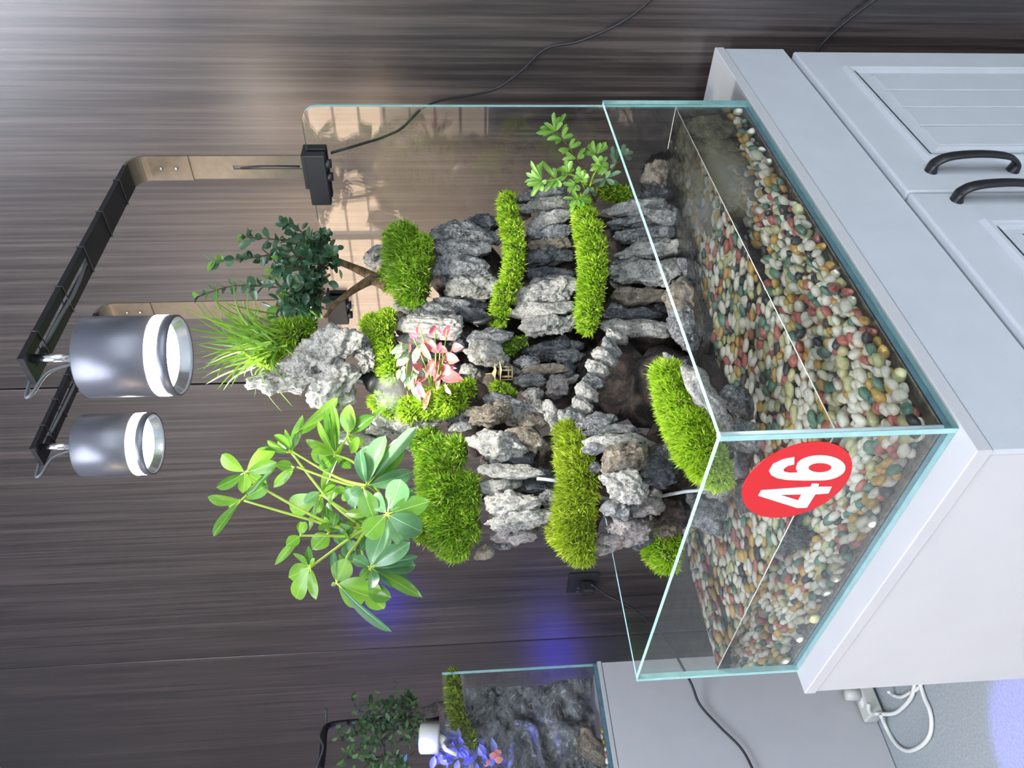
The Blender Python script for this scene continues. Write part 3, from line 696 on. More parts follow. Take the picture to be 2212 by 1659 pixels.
# ------------------------------------------------------------------ leaves
def leaf_mesh(name, prof, mat, fold=.10, curl=.12, ny=8, wave=0.0):
    V = []; Fc = []
    for j in range(ny+1):
        t = j/ny; w = prof(t)*.5; zc = -curl*(t-.35)**2*1.4+curl*.17
        for i, s in enumerate((-1, -.5, 0, .5, 1)):
            V.append((s*w, t, zc+fold*abs(s)*w*2*.5+wave*math.sin(t*9+s*2)*abs(s)*.3))
    for j in range(ny):
        for i in range(4): a = j*5+i; Fc.append([a, a+1, a+6, a+5])
    me = bpy.data.meshes.new(name); me.from_pydata(V, [], Fc); me.materials.append(mat)
    me.polygons.foreach_set('use_smooth', [True]*len(me.polygons)); return me
def place_leaf(me, b, t, w, nrm, parent, name='leaf'):
    b = Vector(b); t = Vector(t); Y = t-b; L = Y.length
    if L < 1e-6: return None
    yn = Y/L; X = yn.cross(nrm)
    if X.length < 1e-4: X = yn.cross(Vector((0, 0, 1)))
    X.normalize(); Z = X.cross(yn).normalized()
    m = Matrix.Identity(4)
    for i in range(3): m[i][0] = X[i]*w; m[i][1] = Y[i]; m[i][2] = Z[i]*L; m[i][3] = b[i]
    o = bpy.data.objects.new(name, me); COL.objects.link(o)
    o.parent = parent; o.matrix_parent_inverse = Matrix.Translation(-WLOC[parent.name]); o.matrix_basis = m
    return o
def rv(s=1.0): return Vector((random.gauss(0, s), random.gauss(0, s), random.gauss(0, s)))
obov = lambda t: max(.02, math.sin(math.pi*min(1, t**1.5))**.52) if 0 < t < 1 else .02
oval = lambda t: max(.02, math.sin(math.pi*t)**.7) if 0 < t < 1 else .02
lance = lambda t: max(.02, math.sin(math.pi*t**.8)**.9) if 0 < t < 1 else .02
strapf = lambda t: (.35+.65*min(1, t*2.2))*(1 if t < .8 else math.sqrt(max(.01, 1-((t-.8)/.2)**2)))

# umbrella plant on the left
def s4(cx, cy_, D): return at(400+cx/2.962, 850+cy_/2.962, D)
MT['umb'] = leaf_mat('umbrella plant leaf', (.07, .20, .025), (.20, .40, .04), .45, .25, vein=(.36, .54, .16))
MT['umbdark'] = leaf_mat('umbrella plant old leaf', (.045, .14, .055), (.13, .28, .11), .28, .25, vein=(.30, .46, .22))
MT['umbstem'] = simple('green stem', (.36, .50, .06), .45, nz=.1)
UM = [leaf_mesh('leaf', obov, MT['umb'], .10, .14, 14), leaf_mesh('leaf', obov, MT['umb'], .2, .30, 14), leaf_mesh('leaf', oval, MT['umb'], .05, .05, 12, .06)]
UD = [leaf_mesh('leaf', obov, MT['umbdark'], .10, .16, 14), leaf_mesh('leaf', obov, MT['umbdark'], .16, .32, 14)]
up_ = empty('umbrella_plant', s4(1150, 860, .93), 'green umbrella plant with whorls of round leaflets on long stalks', 'plant')
WH = [(385, 505, .90, 0, [(230, 395, 95), (565, 345, 80), (578, 445, 62), (208, 605, 60), (372, 640, 66), (525, 590, 55)]),
      (360, 680, .885, 0, [(148, 672, 55), (172, 912, 52), (528, 585, 72), (275, 730, 22), (580, 468, 26)]),
      (690, 270, .93, 0, [(985, 28, 52), (862, 172, 42), (590, 360, 66)]),
      (680, 380, .92, 0, [(750, 138, 46), (575, 255, 44), (520, 305, 30), (545, 350, 30), (460, 350, 20), (640, 230, 30)]),
      (700, 470, .91, 0, [(562, 602, 48), (580, 452, 52)]),
      (965, 395, .92, 0, [(803, 392, 95), (848, 185, 38), (893, 108, 34), (948, 78, 42), (770, 298, 56), (855, 482, 52), (1060, 484, 46)]),
      (1040, 270, .93, 0, [(1050, 70, 96), (1195, 145, 62), (865, 622, 46), (1130, 335, 70), (1265, 85, 24)]),
      (1165, 590, .90, 1, [(1395, 296, 96), (1320, 368, 80), (1445, 512, 84), (1318, 450, 70), (1128, 420, 42), (1480, 205, 60), (1260, 270, 90), (1110, 370, 60)]),
      (1292, 772, .86, 1, [(1385, 552, 128), (1200, 645, 78), (1150, 915, 108), (1288, 985, 50), (1416, 972, 78), (1512, 885, 112), (1458, 612, 104), (1566, 690, 100)]),
      (1140, 600, .88, 1, [(1030, 700, 90), (1198, 790, 96), (1060, 640, 50)]),
      (1185, 1115, .88, 1, [(1272, 868, 122), (1378, 1062, 112), (1480, 1100, 72), (1520, 1302, 66), (1205, 1255, 84), (1075, 1050, 78), (1120, 1190, 50), (1476, 1046, 46), (1430, 960, 80), (1430, 1215, 84)]),
      (800, 1112, .89, 0, [(786, 978, 46), (695, 1022, 52), (674, 1172, 88), (700, 1318, 84), (835, 1322, 58), (826, 1056, 24)]),
      (738, 912, .90, 0, [(768, 822, 44), (648, 972, 56), (572, 1098, 40), (735, 810, 24)]),
      (968, 1212, .87, 1, [(1036, 1056, 102), (1165, 1300, 150), (945, 1008, 34), (1308, 1534, 46), (935, 1228, 20)]),
      (870, 648, .92, 0, [(662, 745, 104), (968, 545, 52), (845, 770, 46), (790, 878, 34), (990, 610, 70)]),
      (1150, 1200, .91, 0, [(1302, 1312, 92), (1262, 1388, 92), (1240, 1260, 60)]),
      (920, 890, .93, 0, [(815, 995, 84), (900, 720, 60), (1000, 800, 70), (880, 830, 50)]),
      (1040, 930, .92, 1, [(985, 870, 40), (1040, 1060, 60), (1085, 1000, 60), (1010, 820, 60)])]
for (cx, cy_, D, dk, lv) in WH:
    c = s4(cx, cy_, D)
    for (tx, ty, w) in lv:
        dD = random.uniform(-.022, .022); tip = s4(tx, ty, D+dD); b = c.lerp(tip, .06)
        nrm = (TOCAM+rv(.22)+Vector((0, 0, .25))).normalized()
        if random.random() < .25: nrm = -nrm
        me = random.choice(UD if dk and random.random() < .75 else UM)
        lf = place_leaf(me, b, tip, w/2.962*PXM*D*1.40, nrm, up_)
        mk('leafstalk', *tube_geo([c, b.lerp(tip, .1)], [.0011, .0008], 5), MT['umbstem'], up_)
for i in range(34):                                        # leaflets crowded in the middle of the plant
    cx, cy_ = random.gauss(1090, 120), random.gauss(800, 190); D = random.uniform(.90, .935); c = s4(cx, cy_, D); a = random.uniform(0, 6.28); l_ = random.uniform(90, 150)
    place_leaf(random.choice(UM+UD), c, s4(cx+l_*math.cos(a), cy_+l_*math.sin(a), D+random.uniform(-.03, .03)), random.uniform(55, 85)/2.962*PXM*D, (TOCAM+rv(.45)+Vector((0, 0, .4))).normalized(), up_)
SM = [[(375, 685, .885), (700, 780, .90), (1000, 862, .92), (1160, 850, .925)], [(390, 515, .90), (510, 612, .90), (850, 800, .91), (1000, 855, .92)],
      [(690, 390, .92), (790, 520, .92), (930, 690, .92), (1110, 840, .92)], [(690, 375, .92), (900, 500, .91), (1030, 560, .905), (1160, 592, .90)],
      [(715, 470, .91), (850, 520, .91), (1020, 575, .91), (1160, 600, .905)], [(740, 910, .90), (900, 910, .91), (1040, 910, .92), (1160, 860, .925)],
      [(805, 1110, .89), (940, 1010, .91), (1050, 930, .92), (1160, 860, .925)], [(968, 1210, .87), (1040, 1040, .89), (1100, 960, .91), (1160, 860, .925)],
      [(1185, 1115, .88), (1130, 1000, .90), (1160, 860, .925)], [(1292, 772, .86), (1220, 800, .89), (1160, 850, .925)], [(965, 395, .92), (1060, 430, .925), (1140, 500, .93), (1250, 640, .94)],
      [(1040, 270, .93), (1120, 420, .935), (1200, 560, .94)], [(1165, 590, .90), (1210, 620, .92), (1300, 720, .95)], [(870, 648, .92), (980, 720, .92), (1150, 830, .925)],
      [(1140, 850, .925), (1250, 860, .935), (1420, 850, .95), (1560, 840, .955)], [(690, 270, .93), (672, 330, .925), (690, 390, .92)]]
for s in SM:
    thick = .0032 if s[-1][0] > 1500 else .0021
    tube('stem', [s4(*p) for p in s], [thick*.6, thick], MT['umbstem'], up_, sides=7, n=5)

# boxwood on the right summit
def s8(cx, cy_, D): return at(200+cx/4.096, 300+cy_/4.096, D)
MT['box1'] = leaf_mat('boxwood leaf', (.028, .085, .042), (.085, .17, .09), .22, .28)
MT['box2'] = leaf_mat('young boxwood leaf', (.09, .23, .04), (.17, .33, .06), .4, .3)
MT['bark'] = rock_mat('brown bark', ((.05, .035, .02), (.20, .13, .065), (.36, .26, .13)), patch=.75, white=(.4, .33, .2), scale=1.6)
BX = [leaf_mesh('leaf', oval, MT['box1'], .15, .10, 5), leaf_mesh('leaf', obov, MT['box1'], .2, .16, 5)]; BY = [leaf_mesh('leaf', oval, MT['box2'], .15, .12, 5)]
bw = empty('boxwood_shrub', at(838, 612, 1.075), 'small dark green boxwood shrub with forked trunk beside the grass tuft', 'shrub')
def s3c(cx, cy_, D): return at(400+cx/2.962, 400+cy_/2.962, D)
tube('trunk', [s3c(1290, 630, 1.075), s3c(1230, 605, 1.075), s3c(1150, 560, 1.08), s3c(1060, 520, 1.085), s3c(940, 470, 1.09)], [.0115, .0085, .0064, .0052, .0040], MT['bark'], bw, n=6)
tube('trunk', [s3c(1260, 625, 1.075), s3c(1190, 610, 1.07), s3c(1110, 650, 1.06), s3c(1030, 705, 1.05), s3c(960, 760, 1.045), s3c(890, 850, 1.04)], [.0085, .0068, .0052, .0042, .0034, .0024], MT['bark'], bw, n=6)
TWG = [[(2110, 1060, 1.09), (1900, 960, 1.08), (1700, 900, 1.07), (1500, 880, 1.06), (1300, 870, 1.05)], [(2080, 1040, 1.09), (1850, 980, 1.10), (1600, 1020, 1.10), (1350, 1060, 1.09), (1080, 1080, 1.08)],
       [(2110, 1060, 1.09), (2000, 960, 1.11), (1880, 850, 1.12), (1780, 770, 1.12), (1690, 720, 1.12)], [(2060, 1100, 1.08), (1900, 1200, 1.06), (1700, 1310, 1.05), (1450, 1300, 1.05), (1200, 1310, 1.04), (920, 1400, 1.03)],
       [(2050, 1150, 1.08), (1900, 1250, 1.04), (1800, 1350, 1.03), (1700, 1420, 1.02)], [(2060, 1360, 1.05), (1900, 1450, 1.04), (1750, 1480, 1.03), (1600, 1500, 1.03)], [(2000, 1300, 1.05), (1850, 1150, 1.04), (1720, 1130, 1.03), (1600, 1180, 1.03)],
       [(2050, 1400, 1.05), (1950, 1520, 1.04), (1800, 1570, 1.04), (1600, 1580, 1.04)], [(2080, 1150, 1.08), (1950, 1080, 1.05), (1820, 1040, 1.04), (1680, 1050, 1.04)], [(2030, 1250, 1.07), (1930, 1350, 1.08), (1850, 1420, 1.08), (1750, 1380, 1.08)],
       [(2100, 1200, 1.07), (2000, 1280, 1.06), (1960, 1400, 1.05), (1980, 1520, 1.04)], [(2000, 960, 1.10), (1900, 1050, 1.11), (1750, 1120, 1.12), (1600, 1230, 1.12)], [(2110, 1010, 1.09), (2060, 900, 1.08), (1980, 900, 1.07), (1900, 920, 1.06)],
       [(2050, 1330, 1.05), (1900, 1300, 1.03), (1780, 1260, 1.02)], [(2150, 1130, 1.08), (2120, 1070, 1.07), (2110, 1020, 1.06)]]
cnt = 0
for ti, tw in enumerate(TWG):
    P = smooth_path([s8(*p) for p in tw], 8); tube('twig', [s8(*p) for p in tw], [.0019, .0008], MT['bark'], bw, sides=5, n=5)
    Ls = sum((P[i+1]-P[i]).length for i in range(len(P)-1)); step = min(.0125, max(.0062, Ls/10.6)); acc = 0; nxt = Ls*.10; k = 0
    for i in range(len(P)-1):
        seg = (P[i+1]-P[i]); sl = seg.length
        while acc+sl >= nxt:
            f = (nxt-acc)/sl; p = P[i]+seg*f; d = seg.normalized(); a0 = random.uniform(0, 3.14)
            s1 = d.cross(TOCAM).normalized(); s2 = d.cross(s1)
            for sg in (0, math.pi):
                if cnt >= 300: break
                rad = s1*math.cos(a0+sg)+s2*math.sin(a0+sg); dr = (rad*.85+d*.75+rv(.15)).normalized(); ln = random.uniform(.0145, .0200)
                young = nxt > Ls*.86
                place_leaf(random.choice(BY if young and random.random() < .6 else BX), p, p+dr*ln, ln*random.uniform(.52, .66), (d*.5-rad*.2+TOCAM*.8+Vector((0, 0, .4))+rv(.35)).normalized(), bw); cnt += 1
            nxt += step*random.uniform(.8, 1.2)
        acc += sl
        if cnt >= 300: break
EV = []; EF = []; lv = np.array([v.co[:] for v in BX[0].vertices]); lf = [list(p.vertices) for p in BX[0].polygons]
for i in range(230):                                       # the crowded inner leaves
    tw = random.choice(TWG); j = random.randrange(len(tw)-1); q = s8(*tw[j]).lerp(s8(*tw[j+1]), random.random())+rv(.006)
    d = (rv(1)+Vector((0, 0, .5))).normalized(); ln = random.uniform(.013, .019); X = d.cross((TOCAM+rv(.5)).normalized()).normalized(); Z = X.cross(d)
    R = np.array([X*ln*.58, d*ln, Z*ln]); b0 = len(EV)*len(lv); EV.append(lv@R+np.array(q)); EF += [[b0+k for k in f] for f in lf]
o = mk('foliage', np.concatenate(EV), EF, MT['box1'], bw); o['kind'] = 'stuff'

# grass tuft on the summit
MT['grass'] = leaf_mat('grass blade', (.09, .25, .02), (.24, .40, .045), .45, .5)
gt = empty('grass_tuft', at(605, 745, .975), 'tuft of thin bright green grass on the pointed summit boulder', 'grass tuft')
rg = np.random.RandomState(21)
tips = []
for k in range(105):
    u = rg.uniform(); ang = -62+u*100                     # degrees from straight up in the picture
    ln = rg.uniform(85, 195)*(1-.0035*abs(ang+20)); tips.append((ang, ln))
for k in range(12): tips.append((rg.uniform(45, 120), rg.uniform(70, 150)))
for (ang, ln) in tips:
    bx, by = 592+rg.normal()*20, 745+rg.normal()*20; D0 = .975+rg.normal()*.012
    a = math.radians(ang); tx = bx-ln*math.cos(a); ty = by+ln*math.sin(a); D1 = D0+rg.normal()*.05
    p0 = at(bx, by, D0); p2 = at(tx, ty, D1); mid = p0.lerp(p2, .5)+Vector((0, 0, 1))*(p2-p0).length*(.05+.16*abs(math.sin(a)))
    pts = smooth_path([p0, mid, p2], 4); w0 = rg.uniform(.0011, .0019)
    sdv = (p2-p0).cross(TOCAM+rv(.5)).normalized(); V = []; Fc = []; n_ = len(pts)
    nf = sdv.cross(p2-p0).normalized()
    for i, p in enumerate(pts):
        t = i/(n_-1); w = w0*(1-t)**.6+.0001
        V += [tuple(p-sdv*w), tuple(p+nf*w*.5), tuple(p+sdv*w)]
    for i in range(n_-1): Fc += [[i*3, i*3+1, i*3+4, i*3+3], [i*3+1, i*3+2, i*3+5, i*3+4]]
    mk('blade', V, Fc, MT['grass'], gt)

# narrow leaved shrub on the right ledge
def sp_(cx, cy_, D): return at(1120+cx/6.913, 220+cy_/6.913, D)
MT['pod'] = leaf_mat('narrow leaf', (.16, .36, .045), (.30, .52, .10), .4, .35)
MT['pod2'] = leaf_mat('narrow old leaf', (.10, .22, .10), (.22, .34, .2), .25, .4)
PM = [leaf_mesh('leaf', strapf, MT['pod'], .12, .1, 6), leaf_mesh('leaf', strapf, MT['pod'], .2, .22, 6)]; PD = [leaf_mesh('leaf', strapf, MT['pod2'], .15, .12, 6)]
pd = empty('narrow_leaf_shrub', sp_(1150, 1480, 1.09), 'light green shrub with narrow whorled leaves at the tank rim', 'shrub')
for s in ([(1150, 1500, 1.09), (1040, 1250, 1.09), (960, 1000, 1.09), (840, 790, 1.09), (680, 580, 1.09), (565, 440, 1.09)], [(1040, 1250, 1.09), (900, 1150, 1.07), (740, 1080, 1.06), (560, 1160, 1.05), (350, 1190, 1.04)],
          [(1060, 1280, 1.09), (1130, 1080, 1.07), (1225, 960, 1.05)], [(1150, 1450, 1.09), (1300, 1150, 1.10), (1450, 950, 1.10), (1560, 800, 1.10)], [(1000, 1300, 1.09), (940, 1180, 1.06)], [(1080, 1400, 1.09), (980, 1420, 1.07), (860, 1450, 1.06)], [(1130, 1000, 1.08), (1160, 800, 1.09)]):
    tube('stem', [sp_(*p) for p in s], [.0019, .0009], MT['bark'] if s[0][0] > 1100 else MT['umbstem'], pd, sides=6, n=4)
WP = [(560, 440, 1.09, 0, [(520, 150), (610, 210), (705, 165), (655, 300), (315, 385), (265, 465), (365, 505), (430, 330), (380, 310), (480, 380)]),
      (650, 560, 1.09, 0, [(425, 560), (480, 515), (555, 600), (715, 320), (735, 370), (820, 490), (560, 620)]), (760, 700, 1.09, 0, [(600, 720), (835, 540), (935, 605), (650, 770), (820, 560)]), (870, 850, 1.09, 0, [(655, 860), (1000, 685), (700, 760), (985, 800)]),
      (350, 1190, 1.04, 0, [(180, 880), (110, 1060), (90, 1190), (120, 1235), (190, 1410), (220, 1310), (350, 870), (280, 930), (190, 1020), (420, 1200), (345, 1340)]),
      (560, 1150, 1.05, 0, [(350, 880), (480, 1010), (520, 980), (390, 1340), (530, 1290), (430, 1260), (630, 1270), (460, 1150)]),
      (740, 1060, 1.055, 0, [(545, 1010), (610, 980), (700, 860), (720, 870), (800, 880), (650, 960), (615, 1180), (640, 1080), (830, 990)]),
      (940, 1160, 1.055, 0, [(855, 1050), (910, 1010), (990, 1010), (1040, 1080), (810, 1120), (1030, 1190), (890, 960), (1060, 1120), (830, 1190), (960, 1030)]),
      (850, 1240, 1.06, 0, [(660, 1220), (730, 1330), (830, 1350), (730, 1170), (760, 1360), (910, 1320)]),
      (1225, 960, 1.045, 0, [(1105, 800), (1230, 800), (1320, 815), (1350, 930), (1340, 1095), (1240, 1095), (1070, 1025), (1080, 945), (1195, 1080), (1350, 1000), (1170, 900), (1270, 1080)]),
      (1160, 780, 1.08, 0, [(1100, 570), (1030, 630), (1225, 610), (1310, 600), (1335, 650), (970, 750), (1060, 790), (1260, 700)]), (1450, 930, 1.10, 1, [(1400, 650), (1470, 690), (1380, 760), (1420, 860), (1370, 990)]),
      (1580, 800, 1.10, 1, [(1570, 625), (1720, 745), (1690, 860), (1500, 720), (1640, 700)]), (1300, 1150, 1.08, 1, [(1070, 1220), (1210, 1270), (1350, 1210), (1250, 1270), (1430, 1230), (1490, 1230), (1370, 1030), (1530, 1040), (1220, 1180)]),
      (1060, 1280, 1.08, 1, [(1160, 1400), (1120, 1330), (980, 1400), (1000, 1330)]), (880, 1460, 1.055, 0, [(660, 1440), (765, 1560), (770, 1655), (900, 1550), (1040, 1430), (800, 1330), (1090, 1500), (980, 1560)])]
for (cx, cy_, D, dk, tp) in WP:
    c = sp_(cx, cy_, D)
    for (tx, ty) in tp:
        t = sp_(tx, ty, D+random.uniform(-.012, .012)); b = c.lerp(t, .08)
        place_leaf(random.choice(PD if dk else PM), b, t, random.uniform(50, 66)/6.913*PXM*D*1.2, (TOCAM+rv(.3)+Vector((0, 0, .3))).normalized(), pd)

# pink nerve plant and its variegated neighbour
def sf(cx, cy_, D): return at(680+cx/5.53, 680+cy_/5.53, D)
def nerve_mat(name, base, vein, rim, trans=.25):
    m, nt, out = new_mat(name); p = N(nt, 'ShaderNodeBsdfPrincipled'); p.inputs['Roughness'].default_value = .35
    tr = N(nt, 'ShaderNodeBsdfTranslucent'); mx = N(nt, 'ShaderNodeMixShader'); mx.inputs[0].default_value = trans
    tc = N(nt, 'ShaderNodeTexCoord'); no = N(nt, 'ShaderNodeTexNoise'); no.inputs['Scale'].default_value = 5.0; no.inputs['Detail'].default_value = 4
    oi = N(nt, 'ShaderNodeObjectInfo'); ad = N(nt, 'ShaderNodeVectorMath', operation='ADD'); nt.links.new(tc.outputs['Object'], ad.inputs[0]); nt.links.new(oi.outputs['Random'], ad.inputs[1]); nt.links.new(ad.outputs[0], no.inputs['Vector'])
    vo = N(nt, 'ShaderNodeTexVoronoi', feature='DISTANCE_TO_EDGE'); vo.inputs['Scale'].default_value = 7; nt.links.new(ad.outputs[0], vo.inputs['Vector'])
    c = ramp(nt, no.outputs[0], [(.35, base), (.65, rim)])
    c = mixc(nt, ramp(nt, vo.outputs[0], [(.03, (1, 1, 1)), (.09, (0, 0, 0))]), c, vein)
    nt.links.new(c, p.inputs['Base Color']); nt.links.new(c, tr.inputs[0]); nt.links.new(p.outputs[0], mx.inputs[1]); nt.links.new(tr.outputs[0], mx.inputs[2]); nt.links.new(mx.outputs[0], out.inputs[0]); return m
MT['pink1'] = nerve_mat('pink veined leaf', (.36, .09, .085), (.58, .08, .12), (.46, .22, .17)); MT['pink2'] = nerve_mat('bright pink leaf', (.62, .07, .15), (.72, .22, .28), (.55, .15, .18)); MT['pink3'] = nerve_mat('pink and cream leaf', (.46, .22, .18), (.58, .11, .13), (.50, .34, .25))
MT['varieg'] = nerve_mat('white veined green leaf', (.08, .22, .04), (.62, .68, .55), (.34, .50, .24))
MT['variegw'] = nerve_mat('white leaf with green rim', (.52, .60, .44), (.66, .72, .60), (.16, .34, .08))
ser = lambda t: max(.03, math.sin(math.pi*t**.85)**.8)
PK = [leaf_mesh('leaf', ser, MT[k], .14, .18, 8, .12) for k in ('pink1', 'pink2', 'pink3')]; VG = [leaf_mesh('leaf', ser, MT[k], .1, .25, 8, .2) for k in ('varieg', 'variegw')]
nv = empty('nerve_plant', sf(1400, 950, .965), 'pink leaved nerve plant planted in the middle of the rocks', 'plant')
for (bx, by, tx, ty, w, k) in [(1500, 720, 1768, 772, 155, 0), (1535, 500, 1718, 545, 140, 2), (1630, 400, 1770, 385, 105, 0), (1310, 300, 1470, 450, 120, 0), (1275, 330, 1385, 545, 85, 2), (1510, 325, 1470, 455, 55, 1), (1600, 130, 1560, 270, 90, 1), (1255, 85, 1220, 260, 34, 1),
    (1140, 225, 1215, 300, 60, 1), (1290, 640, 1170, 590, 95, 0), (1420, 520, 1325, 745, 80, 2), (1510, 530, 1440, 650, 40, 1), (1500, 720, 1455, 900, 60, 2), (1555, 820, 1625, 955, 66, 2), (1235, 800, 1310, 1000, 95, 1), (1380, 900, 1300, 1140, 78, 2), (1380, 620, 1460, 730, 110, 0), (1500, 640, 1630, 640, 110, 0),
    (1620, 630, 1690, 640, 36, 1), (1440, 130, 1370, 250, 60, 1), (1490, 140, 1510, 225, 36, 1), (1250, 740, 1180, 830, 60, 0), (1340, 740, 1260, 800, 70, 0), (1580, 560, 1660, 600, 70, 2), (1420, 780, 1480, 720, 60, 0), (1150, 330, 1130, 450, 40, 0), (1480, 400, 1580, 440, 90, 0)]:
    D = .935+random.uniform(-.012, .012); b = sf(bx, by, D+.008); t = sf(tx, ty, D-.004)
    place_leaf(PK[k], b, t, w/5.53*PXM*D*1.1, (TOCAM+rv(.2)+Vector((0, 0, .35))).normalized(), nv)
for (tx, ty) in ((1500, 720), (1535, 520), (1300, 320), (1290, 640), (1380, 900), (1240, 800), (1640, 400), (1500, 330), (1250, 120), (1430, 160), (1580, 170), (1180, 280)):
    tube('stem', [sf(1400, 940, .965), sf((1400+tx)/2+30, (940+ty)/2, .955), sf(tx, ty, .943)], [.0012, .0007], MT['umbstem'], nv, sides=5, n=3)
vg = empty('variegated_plant', sf(1130, 900, .965), 'white and green variegated plant beside the pink leaves', 'plant')
for (bx, by, tx, ty, w, k) in [(1130, 360, 905, 455, 100, 0), (1270, 360, 1170, 580, 95, 1), (1120, 480, 980, 605, 120, 1), (1070, 610, 1040, 800, 90, 1), (1210, 690, 1130, 880, 95, 0), (1150, 820, 1260, 1030, 70, 1), (1020, 650, 985, 770, 60, 0), (1060, 420, 960, 520, 70, 0), (1190, 560, 1230, 700, 70, 0), (1110, 700, 1080, 860, 70, 0), (1040, 330, 1020, 430, 50, 0)]:
    D = .945; b = sf(bx, by, D+.006); t = sf(tx, ty, D-.006)
    place_leaf(VG[k], b, t, w/5.53*PXM*D*1.1, (TOCAM+rv(.2)+Vector((0, 0, .35))).normalized(), vg)
for (tx, ty) in ((1130, 370), (1260, 370), (1110, 490), (1070, 620), (1200, 700)):
    tube('stem', [sf(1130, 900, .965), sf((1130+tx)/2-20, (900+ty)/2, .957), sf(tx, ty, .95)], [.0012, .0007], MT['umbstem'], vg, sides=5, n=3)

# ------------------------------------------------------------------ tiny pavilion, mist outlet
pv0 = at(1107, 806, 1.015); k = PXM*1.015
pav = empty('miniature_pavilion', pv0, 'tiny pale gold two-roofed pavilion on the rock ledge', 'ornament')
def pv(x): return pv0+Vector((0, 0, 1))*(1107-x)*k
def roof(z, r, h, up):
    V = []; Fc = []; n = 4
    for (rr, hh, lift) in ((r, 0, up), (r*.55, h*.35, 0), (r*.12, h, 0)):
        for j in range(8):
            a = math.radians(45*j+22); corner = (j % 2 == 0); q = rr*(1.12 if corner else .86)
            V.append((pv0.x+q*math.cos(a), pv0.y+q*math.sin(a), z.z+hh+(lift if corner else 0)))
    for i in range(2):
        for j in range(8): Fc.append([i*8+j, i*8+(j+1) % 8, (i+1)*8+(j+1) % 8, (i+1)*8+j])
    Fc.append(list(range(16, 24))); Fc.append(list(range(8))[::-1]); mk('roof', V, Fc, MT['gold'], pav, smooth=False)
roof(pv(1083), 26*k, 8*k, 4*k); roof(pv(1072), 21*k, 9*k, 4*k)
mk('spire', *tube_geo([pv(1064), pv(1048)], [2*k, .5*k], 8), MT['gold'], pav)
for j in range(6):
    a = math.radians(60*j+10); d = Vector((math.cos(a), math.sin(a), 0))*14*k
    mk('column', *tube_geo([pv(1107)+d, pv(1082)+d], 1.1*k, 6), MT['gold'], pav)
for zz in (1106, 1098): mk('railing', *tube_geo([pv(zz)+Vector((math.cos(a), math.sin(a), 0))*14*k for a in np.linspace(0, 6.283, 25)], .7*k, 5, cap=False), MT['gold'], pav)

mo = empty('mist_outlet', at(815, 828, 1.0), 'black pipe outlet under the summit boulder blowing mist', 'pipe')
tube('pipe', [at(778, 812, 1.0), at(796, 818, .995), at(812, 830, .985)], .0105, MT['blackplastic'], mo, sides=16, n=6)
mk('collar', *tube_geo([at(808, 827, .988), at(819, 836, .98)], [.013, .0125], 20), MT['blackplastic'], mo)
mk('bracket', *tube_geo([at(776, 806, 1.0), at(792, 808, .995)], [.005, .005], 8), MT['blackplastic'], mo)
def clearcup():
    c = at(862, 868, .955); R = 26*PXM*.955
    prof = [(0, -.002), (R*.7, -.002), (R*.95, .004), (R, .009), (R*.93, .009), (R*.86, .004), (R*.6, 0), (0, 0)]
    o = lathe('clear_dish', prof, c, MT['pane'], None, 32); tag(o, 'small clear plastic dish catching the mist on the moss', 'dish')
clearcup()
def mist_mat():
    m, nt, out = new_mat('mist'); v = N(nt, 'ShaderNodeVolumePrincipled'); v.inputs['Color'].default_value = (.97, .97, .98, 1)
    tc = N(nt, 'ShaderNodeTexCoord'); no = N(nt, 'ShaderNodeTexNoise'); no.inputs['Scale'].default_value = 4.5; no.inputs['Detail'].default_value = 4; no.inputs['Distortion'].default_value = .8
    nt.links.new(tc.outputs['Generated'], no.inputs['Vector'])
    gr = N(nt, 'ShaderNodeVectorMath', operation='SUBTRACT'); gr.inputs[1].default_value = (.5, .5, .5); nt.links.new(tc.outputs['Generated'], gr.inputs[0])
    ln = N(nt, 'ShaderNodeVectorMath', operation='LENGTH'); nt.links.new(gr.outputs[0], ln.inputs[0])
    fall = N(nt, 'ShaderNodeMapRange'); fall.inputs[1].default_value = .08; fall.inputs[2].default_value = .48; fall.inputs[3].default_value = 1; fall.inputs[4].default_value = 0; nt.links.new(ln.outputs['Value'], fall.inputs[0])
    nr = N(nt, 'ShaderNodeMapRange'); nr.inputs[1].default_value = .38; nr.inputs[2].default_value = .68; nr.inputs[3].default_value = 0; nr.inputs[4].default_value = 60; nt.links.new(no.outputs[0], nr.inputs[0])
    mu = N(nt, 'ShaderNodeMath', operation='MULTIPLY'); nt.links.new(fall.outputs[0], mu.inputs[0]); nt.links.new(nr.outputs[0], mu.inputs[1])
    nt.links.new(mu.outputs[0], v.inputs['Density']); nt.links.new(v.outputs[0], out.inputs['Volume']); return m
MT['mist'] = mist_mat()
V, Fc = ICO[3]; c = np.array(at(842, 850, .962)); R = np.array([.030, .026, .024])
mo_ = mk('mist', c+V*R, Fc, MT['mist']); tag(mo_, 'thin white mist drifting from the black outlet', 'mist', kind='stuff')

